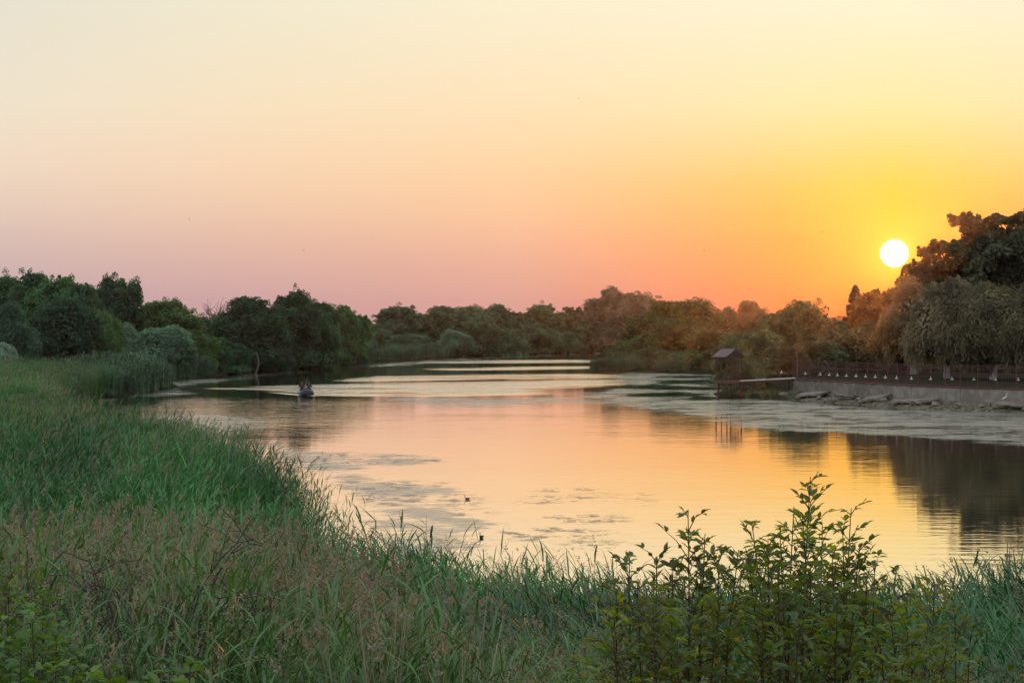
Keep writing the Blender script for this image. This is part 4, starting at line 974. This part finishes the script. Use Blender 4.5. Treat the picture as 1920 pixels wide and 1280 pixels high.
BX, BY = (573 - 960) / F * 206.0, 206.0
def boat():
    t = thing('dinghy', (BX, BY, 0), math.radians(14), 'small dark blue inflatable dinghy with three people aboard, wake spreading behind it', 'boat'); t.scale = (1.2, 1.2, 1.2)
    pts = []
    for a in np.linspace(-PI / 2 - .0, PI / 2, 17): pts.append((math.sin(a) * .46, -1.0 - math.cos(a) * .55 if True else 0, .24 + .16 * math.cos(a)))
    path = [(-.46, 1.35, .2), (-.46, .9, .22), (-.46, 0, .23), (-.46, -.6, .235)] + pts + [(.46, -.6, .235), (.46, 0, .23), (.46, .9, .22), (.46, 1.35, .2)]
    rr = [.06, .19] + [.2] * (len(path) - 4) + [.19, .06]
    mb = MB(); mb.tube(path, rr, 14); mb.build('hull_tube', M['rubber'], t, True)
    mb = MB(); mb.box((0, .0, .12), (.8, 2.5, .06)); mb.build('floor', M['grey'], t)
    mb = MB(); mb.box((0, 1.1, .3), (.62, .06, .46)); mb.build('transom', M['grey'], t)
    mb = MB(); mb.box((0, .35, .34), (.78, .24, .05)); mb.box((0, -.45, .34), (.78, .24, .05)); mb.build('seat', M['grey'], t)
    mt = MB(); mt.box((0, 1.3, .62), (.24, .3, .3), top=.8); mt.box((0, 1.28, .25), (.1, .12, .6)); mt.box((0, 1.32, -.08), (.06, .3, .08)); mt.tube([(0, 1.2, .6), (.06, .85, .66)], .02, 6)
    mt.build('outboard_motor', M['black'], t)
    mb = MB(); mb.tube([(-.66, -.9, .26), (-.67, 0, .27), (-.66, .8, .26)], .012, 6); mb.tube([(.66, -.9, .26), (.67, 0, .27), (.66, .8, .26)], .012, 6); mb.build('grab_line', M['white'], t)
    def at_(x, y, z):
        x, y, z = x * 1.2, y * 1.2, z * 1.2; c, s = math.cos(math.radians(14)), math.sin(math.radians(14)); return (BX + x * c - y * s, BY + x * s + y * c, z)
    person(at_(-.30, .35, .42), math.radians(10), 'person in a dark plum shirt sitting on the left side of the dinghy', M['plum'], ((.3, -.15, .32), (.16, -.3, .2)), ((-.3, -.12, .3), (-.2, -.32, .22)), 1.15)
    person(at_(.0, -.35, .30), math.radians(5), 'person in grey sitting low in the middle of the dinghy', M['grey'], ((.27, -.18, .3), (.12, -.34, .24)), ((-.27, -.18, .3), (-.12, -.34, .24)), .8, .16)
    person(at_(.34, .40, .42), math.radians(12), 'person in a navy shirt on the right side of the dinghy raising one arm', M['navy'], ((.28, -.15, .3), (.2, -.3, .2)), ((-.24, -.06, .76), (-.2, -.1, 1.02)), 1.15)
boat()

# ------------------------------------------------------------------ birds
M['bird'] = surf_mat('dark_feathers', (0.03, 0.025, 0.025), (0.05, 0.04, 0.035), 9, 0.8)
M['egret'] = surf_mat('white_feathers', (0.75, 0.75, 0.73), (0.65, 0.65, 0.63), 9, 0.8)
def swimmer(px, py, lab, sc_, rz):
    x, y = on_water(px, py); t = thing('waterbird', (x, y, 0), rz, lab, 'bird'); t.scale = (sc_,) * 3
    skin('body', {'a': (0, .0, .06, .08, .07), 'b': (.12, 0, .07, .06), 'tail': (.24, 0, .11, .015), 'c': (-.13, 0, .07, .055), 'n1': (-.17, 0, .16, .022), 'n2': (-.165, 0, .27, .018), 'h': (-.19, 0, .32, .03), 'k': (-.26, 0, .315, .008)},
         [('a', 'b'), ('b', 'tail'), ('a', 'c'), ('c', 'n1'), ('n1', 'n2'), ('n2', 'h'), ('h', 'k')], M['bird'], t)
    mb = MB(); mb.add([(-.08, .07, .10), (.08, .08, .11), (.22, .03, .12), (0, .05, .14), (-.08, -.07, .10), (.08, -.08, .11), (.22, -.03, .12), (0, -.05, .14)], [[0, 1, 2, 3], [4, 7, 6, 5]]); mb.build('wing', M['bird'], t)
swimmer(903, 1008, 'dark long necked waterbird swimming just above the foreground reeds', .62, math.radians(60))
swimmer(876, 936, 'tiny dark waterbird far out on the golden water', .55, 0)
def egret():
    x, y = (1884 - 960) / F * 165.2, 165.2; t = thing('egret', (x, y, .80), 0, 'white heron like bird standing on the slab at the right edge of the wall', 'bird')
    skin('body', {'a': (0, 0, .42, .08, .07), 'b': (-.16, 0, .34, .05), 'tail': (-.3, 0, .24, .015), 'c': (.1, 0, .5, .05), 'n1': (.17, 0, .6, .02), 'n2': (.13, 0, .7, .018), 'h': (.19, 0, .8, .028), 'k': (.32, 0, .78, .006)},
         [('a', 'b'), ('b', 'tail'), ('a', 'c'), ('c', 'n1'), ('n1', 'n2'), ('n2', 'h'), ('h', 'k')], M['egret'], t)
    for s in (-.03, .03):
        mb = MB(); mb.tube([(0, s, .38), (.03, s, .2), (0, s, 0), (.06, s, -.005)], .009, 6); mb.build('leg', M['black'], t)
egret()
for i, (px, py, Y, a, lab) in enumerate(((569, 470, 120, .3, 'tiny dark bird flying above the left treeline'), (1320, 470, 140, 1.2, 'tiny dark bird flying left of the sun'), (1085, 185, 150, .8, 'tiny speck of a bird highest up in the middle of the sky'), (355, 412, 160, 2.0, 'tiny speck of a bird in the pink sky at the left'), (1541, 436, 170, 2.2, 'tiny dark bird flying closest to the sun'))):
    mb = MB(); mb.add([(0,-.10,0),(.03,0,.01),(0,.10,0),(-.03,0,.01),(.26,.04,.09),(-.26,.04,.09),(.12,-.05,.06),(-.12,-.05,.06),(0,0,-.03)], [[1,6,4,2],[3,2,5,7],[0,6,1,3],[0,3,7,0]][:2]); mb.add([(0,-.12,0),(.025,0,.02),(0,.14,0),(-.025,0,.02),(0,0,-.03)], [[0,1,4],[1,2,4],[2,3,4],[3,0,4],[0,3,1],[1,3,2]])
    o = mb.build('flying_bird', M['bird']); o.scale = (.55,) * 3; o.location = at(px, Y, ztop(py, Y)); o.rotation_euler = (.3, .2 * (i - 2), a); tag(o, lab, 'bird', 'birds in the sky')

# ------------------------------------------------------------------ foreground shrubs
def leaf(mb, o, d, up, l, w, rnd, mat=0):
    """pointed oval leaf with a folded midrib"""
    s = d.cross(up); s.normalize(); u = s.cross(d)
    P = [o, o + d * l * .3 + s * w * .42 + u * w * .16, o + d * l * .62 + s * w * .4 + u * w * .14, o + d * l - u * l * .10, o + d * l * .62 - s * w * .4 + u * w * .14, o + d * l * .3 - s * w * .42 + u * w * .16, o + d * l * .33 , o + d * l * .66 - u * l * .02]
    v = [tuple(p) for p in P]
    mb.add(v, [[0, 1, 6, 5], [1, 2, 7, 6], [6, 7, 4, 5]], mat, rnd); mb.add(v, [[2, 3, 7], [7, 3, 4]], mat, rnd)
def shrub(name, label, base, tips, seed, L_=.062, W_=.024, mats=('shrub', 'stem'), pinn=(5, 9), dens=1.0, twl=.30, z_from=.35):
    R = random.Random(seed); bx, by = at(base[0], base[1])[:2]; bz = hz(bx, by)
    t = thing(name, (bx, by, bz), 0, label, 'shrub'); lf = MB(); st = MB(); B = Vector((bx, by, bz))
    for (px, py, Y) in tips:
        tip = Vector(at(px, Y, ztop(py, Y))) - B; b0 = Vector((tip.x * R.uniform(.45, .75), tip.y * .5 + R.uniform(-.15, .15), -.05)); H = tip.z
        mid = b0.lerp(tip, .5) + Vector((R.uniform(-.08, .08), R.uniform(-.08, .08), 0)); K = 12
        path = [b0 * (1 - q) ** 2 + mid * 2 * q * (1 - q) + tip * q * q for q in [i / K for i in range(K + 1)]]
        st.tube(path, np.linspace(.011, .0022, K + 1), 5, cap=False)
        n = int(H * (1 - z_from) / .062 * dens); az = R.uniform(0, 6.28)
        for j in range(n):
            q = z_from + (1 - z_from) * (j + .5) / n; i = min(K - 1, int(q * K)); o = path[i].lerp(path[i + 1], q * K - i); az += PI / 2 + R.uniform(-.3, .3)
            fr = (1 - q) / (1 - z_from)
            for s in (0, PI):
                if R.random() > .82: continue
                a = az + s; tw = twl * (.32 + .9 * min(1, fr * 1.6)) * R.uniform(.6, 1.15); el = R.uniform(.35, 1.15)
                d = Vector((math.cos(a) * math.cos(el), math.sin(a) * math.cos(el), math.sin(el)))
                e = o + d * tw - Vector((0, 0, tw * R.uniform(.05, .35))); m_ = o + d * tw * .5 + Vector((0, 0, tw * .03))
                st.tube([o, m_, e], [.0028, .002, .001], 4, cap=False)
                k = R.randint(*pinn) // 2; rn = R.random()
                for w_ in range(k):
                    u = .3 + .62 * w_ / max(1, k - 1) if k > 1 else .6; c = o.lerp(m_, u * 2) if u < .5 else m_.lerp(e, u * 2 - 1)
                    for sd in (-1, 1):
                        side = d.cross(Vector((0, 0, 1))); side.normalize(); dd = d * .65 + side * sd * .8 + Vector((R.uniform(-.4, .4), R.uniform(-.4, .4), R.uniform(-.7, .5))); dd.normalize()
                        l = L_ * R.uniform(.7, 1.2) * (.7 + .3 * min(1, fr * 4)); upv = Vector((R.uniform(-1, 1), R.uniform(-1, 1), 1))
                        leaf(lf, c, dd, upv, l, W_ * l / L_ * 1.15, min(1, max(0, rn * .6 + R.random() * .4)))
                dd = (e - m_).normalized(); leaf(lf, e, dd, Vector((R.uniform(-.4, .4), 0, 1)), L_ * R.uniform(.9, 1.25) * (.7 + .3 * min(1, fr * 4)), W_ * 1.2, rn)
    lf.build('leaves', M[mats[0]], t); st.build('stems', M[mats[1]], t); return t
shrub('ash_shrub', 'leafy green shrub with one upright leafy spire, just left of the tallest shrub', (1260, 9.2),
      [(1290,957,9.2),(1322,1000,9.3),(1262,1052,9.0),(1232,1042,9.3),(1180,1046,9.1),(1195,1090,8.8),(1156,1105,9.0),(1348,1040,9.4),(1385,1030,9.1),(1225,1140,8.6),(1300,1110,8.7),(1150,1190,8.5),(1350,1130,8.6),(1140,1150,9.2),(1270,1200,8.3)], 1)
shrub('ash_shrub', 'tallest leafy shrub whose thin top shoot rises over the reflected sun glow', (1510, 9.5),
      [(1520,893,9.5),(1488,962,9.3),(1462,985,9.6),(1505,968,9.2),(1542,985,9.5),(1596,952,9.6),(1580,990,9.3),(1612,1020,9.5),(1440,1010,9.2),(1410,982,9.7),(1402,1040,9.2),(1560,1030,9.0),(1520,1060,8.8),(1460,1080,8.7),(1625,1075,9.1),(1640,1060,9.5),(1570,1110,8.6),(1430,1150,8.5),(1500,1170,8.4),(1600,1160,8.6)], 2)
shrub('ash_shrub', 'low leafy shrub spreading right of the tallest shrub near the bottom right corner', (1710, 9.4),
      [(1678,1085,9.4),(1752,1088,9.6),(1700,1120,9.1),(1668,1140,8.8),(1790,1150,9.3),(1740,1165,8.9),(1820,1190,9.2),(1710,1200,8.6),(1650,1205,8.5),(1775,1215,8.6),(1690,1240,8.3)], 3)
shrub('leafy_shrub', 'dark leafy shrub reaching in at the bottom left edge of the grass', (20, 10.5),
      [(20,1052,10.5),(52,1075,10.6),(-20,1040,10.4),(80,1120,10.2),(8,1110,10.0),(60,1160,9.8),(105,1185,9.8),(-10,1170,9.6),(40,1215,9.3),(140,1225,9.2)], 4, .065, .035, ('herb', 'stem'), (3, 7))
shrub('leafy_weed', 'bright yellow green weed with broad leaves, left one of two at the bottom edge', (235, 8.2),
      [(232,1238,8.2),(205,1250,8.1),(262,1252,8.3),(160,1262,8.0)], 5, .085, .05, ('herb', 'stem'), (2, 4), .7, .16)
shrub('leafy_weed', 'bright yellow green weed with broad leaves, right one of two at the bottom edge', (345, 8.2),
      [(334,1236,8.2),(356,1250,8.1),(318,1262,8.0)], 6, .085, .05, ('herb', 'stem'), (2, 4), .7, .16)
def twig_bush():
    Y = 12.6; x, y, _ = at(300, Y); z = hz(x, y); R = np.random.default_rng(21)
    t = thing('bare_bramble', (x, y, z), 0, 'leafless dark bramble with arching tangled twigs in the left foreground grass', 'shrub')
    mb = MB(); mb2 = mb
    for i in range(30):
        a = R.uniform(-.5, .5) if i % 2 else R.uniform(PI - .6, PI + .4); s = R.uniform(.2, .75); top = R.uniform(1.1, 2.1)
        b0 = np.array([R.uniform(-.25, .35), R.uniform(-.3, .3), 0]); e = b0 + np.array([math.cos(a) * s, math.sin(a) * s * .6, top * R.uniform(.72, 1.0)]); m = b0 + np.array([math.cos(a) * s * .25, 0, top * 1.05])
        q = np.linspace(0, 1, 14)[:, None]; p = b0 * (1 - q) ** 2 + m * 2 * q * (1 - q) + e * q * q + R.normal(size=(14, 3)) * .012
        mb.tube(p, np.linspace(.010, .003, 14), 5, cap=False)
        for j in range(6):
            k = R.integers(5, 13); o = p[k]; d = unit(1, R)[0]; d[2] = abs(d[2]) * .7; l = R.uniform(.15, .5)
            mb2.tube([o, o + d * l * .5 + np.array([0, 0, .03]), o + d * l], [.004, .003, .0015], 4, cap=False)
    mb.build('branches', M['twig'], t)
twig_bush()

# ------------------------------------------------------------------ evening haze hanging over the river
def haze():
    m, nt, out = new_mat('evening_haze')
    v = N(nt, 'ShaderNodeVolumeScatter'); v.inputs['Color'].default_value = (1.0, 0.80, 0.72, 1); v.inputs['Density'].default_value = 0.00005; v.inputs['Anisotropy'].default_value = 0.91
    nt.links.new(v.outputs[0], out.inputs['Volume'])
    mb = MB(); mb.box((0, 395, 24), (1500, 610, 50)); o = mb.build('evening_haze', m); tag(o, kind='structure')
haze()

def stones():
    rg = np.random.default_rng(31); wp = resample(WALL, 2.3)
    for i, p in enumerate(wp[1:-1]):
        mb = MB(); u = unit(60, rg); bm = None
        th = np.linspace(0, PI, 7); ph = np.arange(9) / 9 * 2 * PI
        v = np.stack([np.outer(np.sin(th), np.cos(ph)), np.outer(np.sin(th), np.sin(ph)), np.outer(np.cos(th), np.ones(9))], -1) * (1 + .22 * rg.normal(size=(7, 9, 1))) * np.array([.34, .26, .17]) * rg.uniform(.7, 1.5)
        v[0] = v[0].mean(0); v[-1] = v[-1].mean(0)
        f = [[a * 9 + b, a * 9 + (b + 1) % 9, (a + 1) * 9 + (b + 1) % 9, (a + 1) * 9 + b] for a in range(6) for b in range(9)]
        mb.add(v.reshape(-1, 3), f); o = mb.build('stone', M['slab'] if i % 3 == 0 else M['conc2'])
        x, y = p[0] - rg.uniform(1.2, 2.4), p[1] - rg.uniform(1.0, 2.2); o.location = (x, y, max(0, hz(x, y)) + .1); o.rotation_euler = (0, 0, rg.uniform(0, 6))
        tag(o, 'rough grey stone lying in the rubble between the retaining wall and the water', 'stone', 'stones below the retaining wall')
stones()
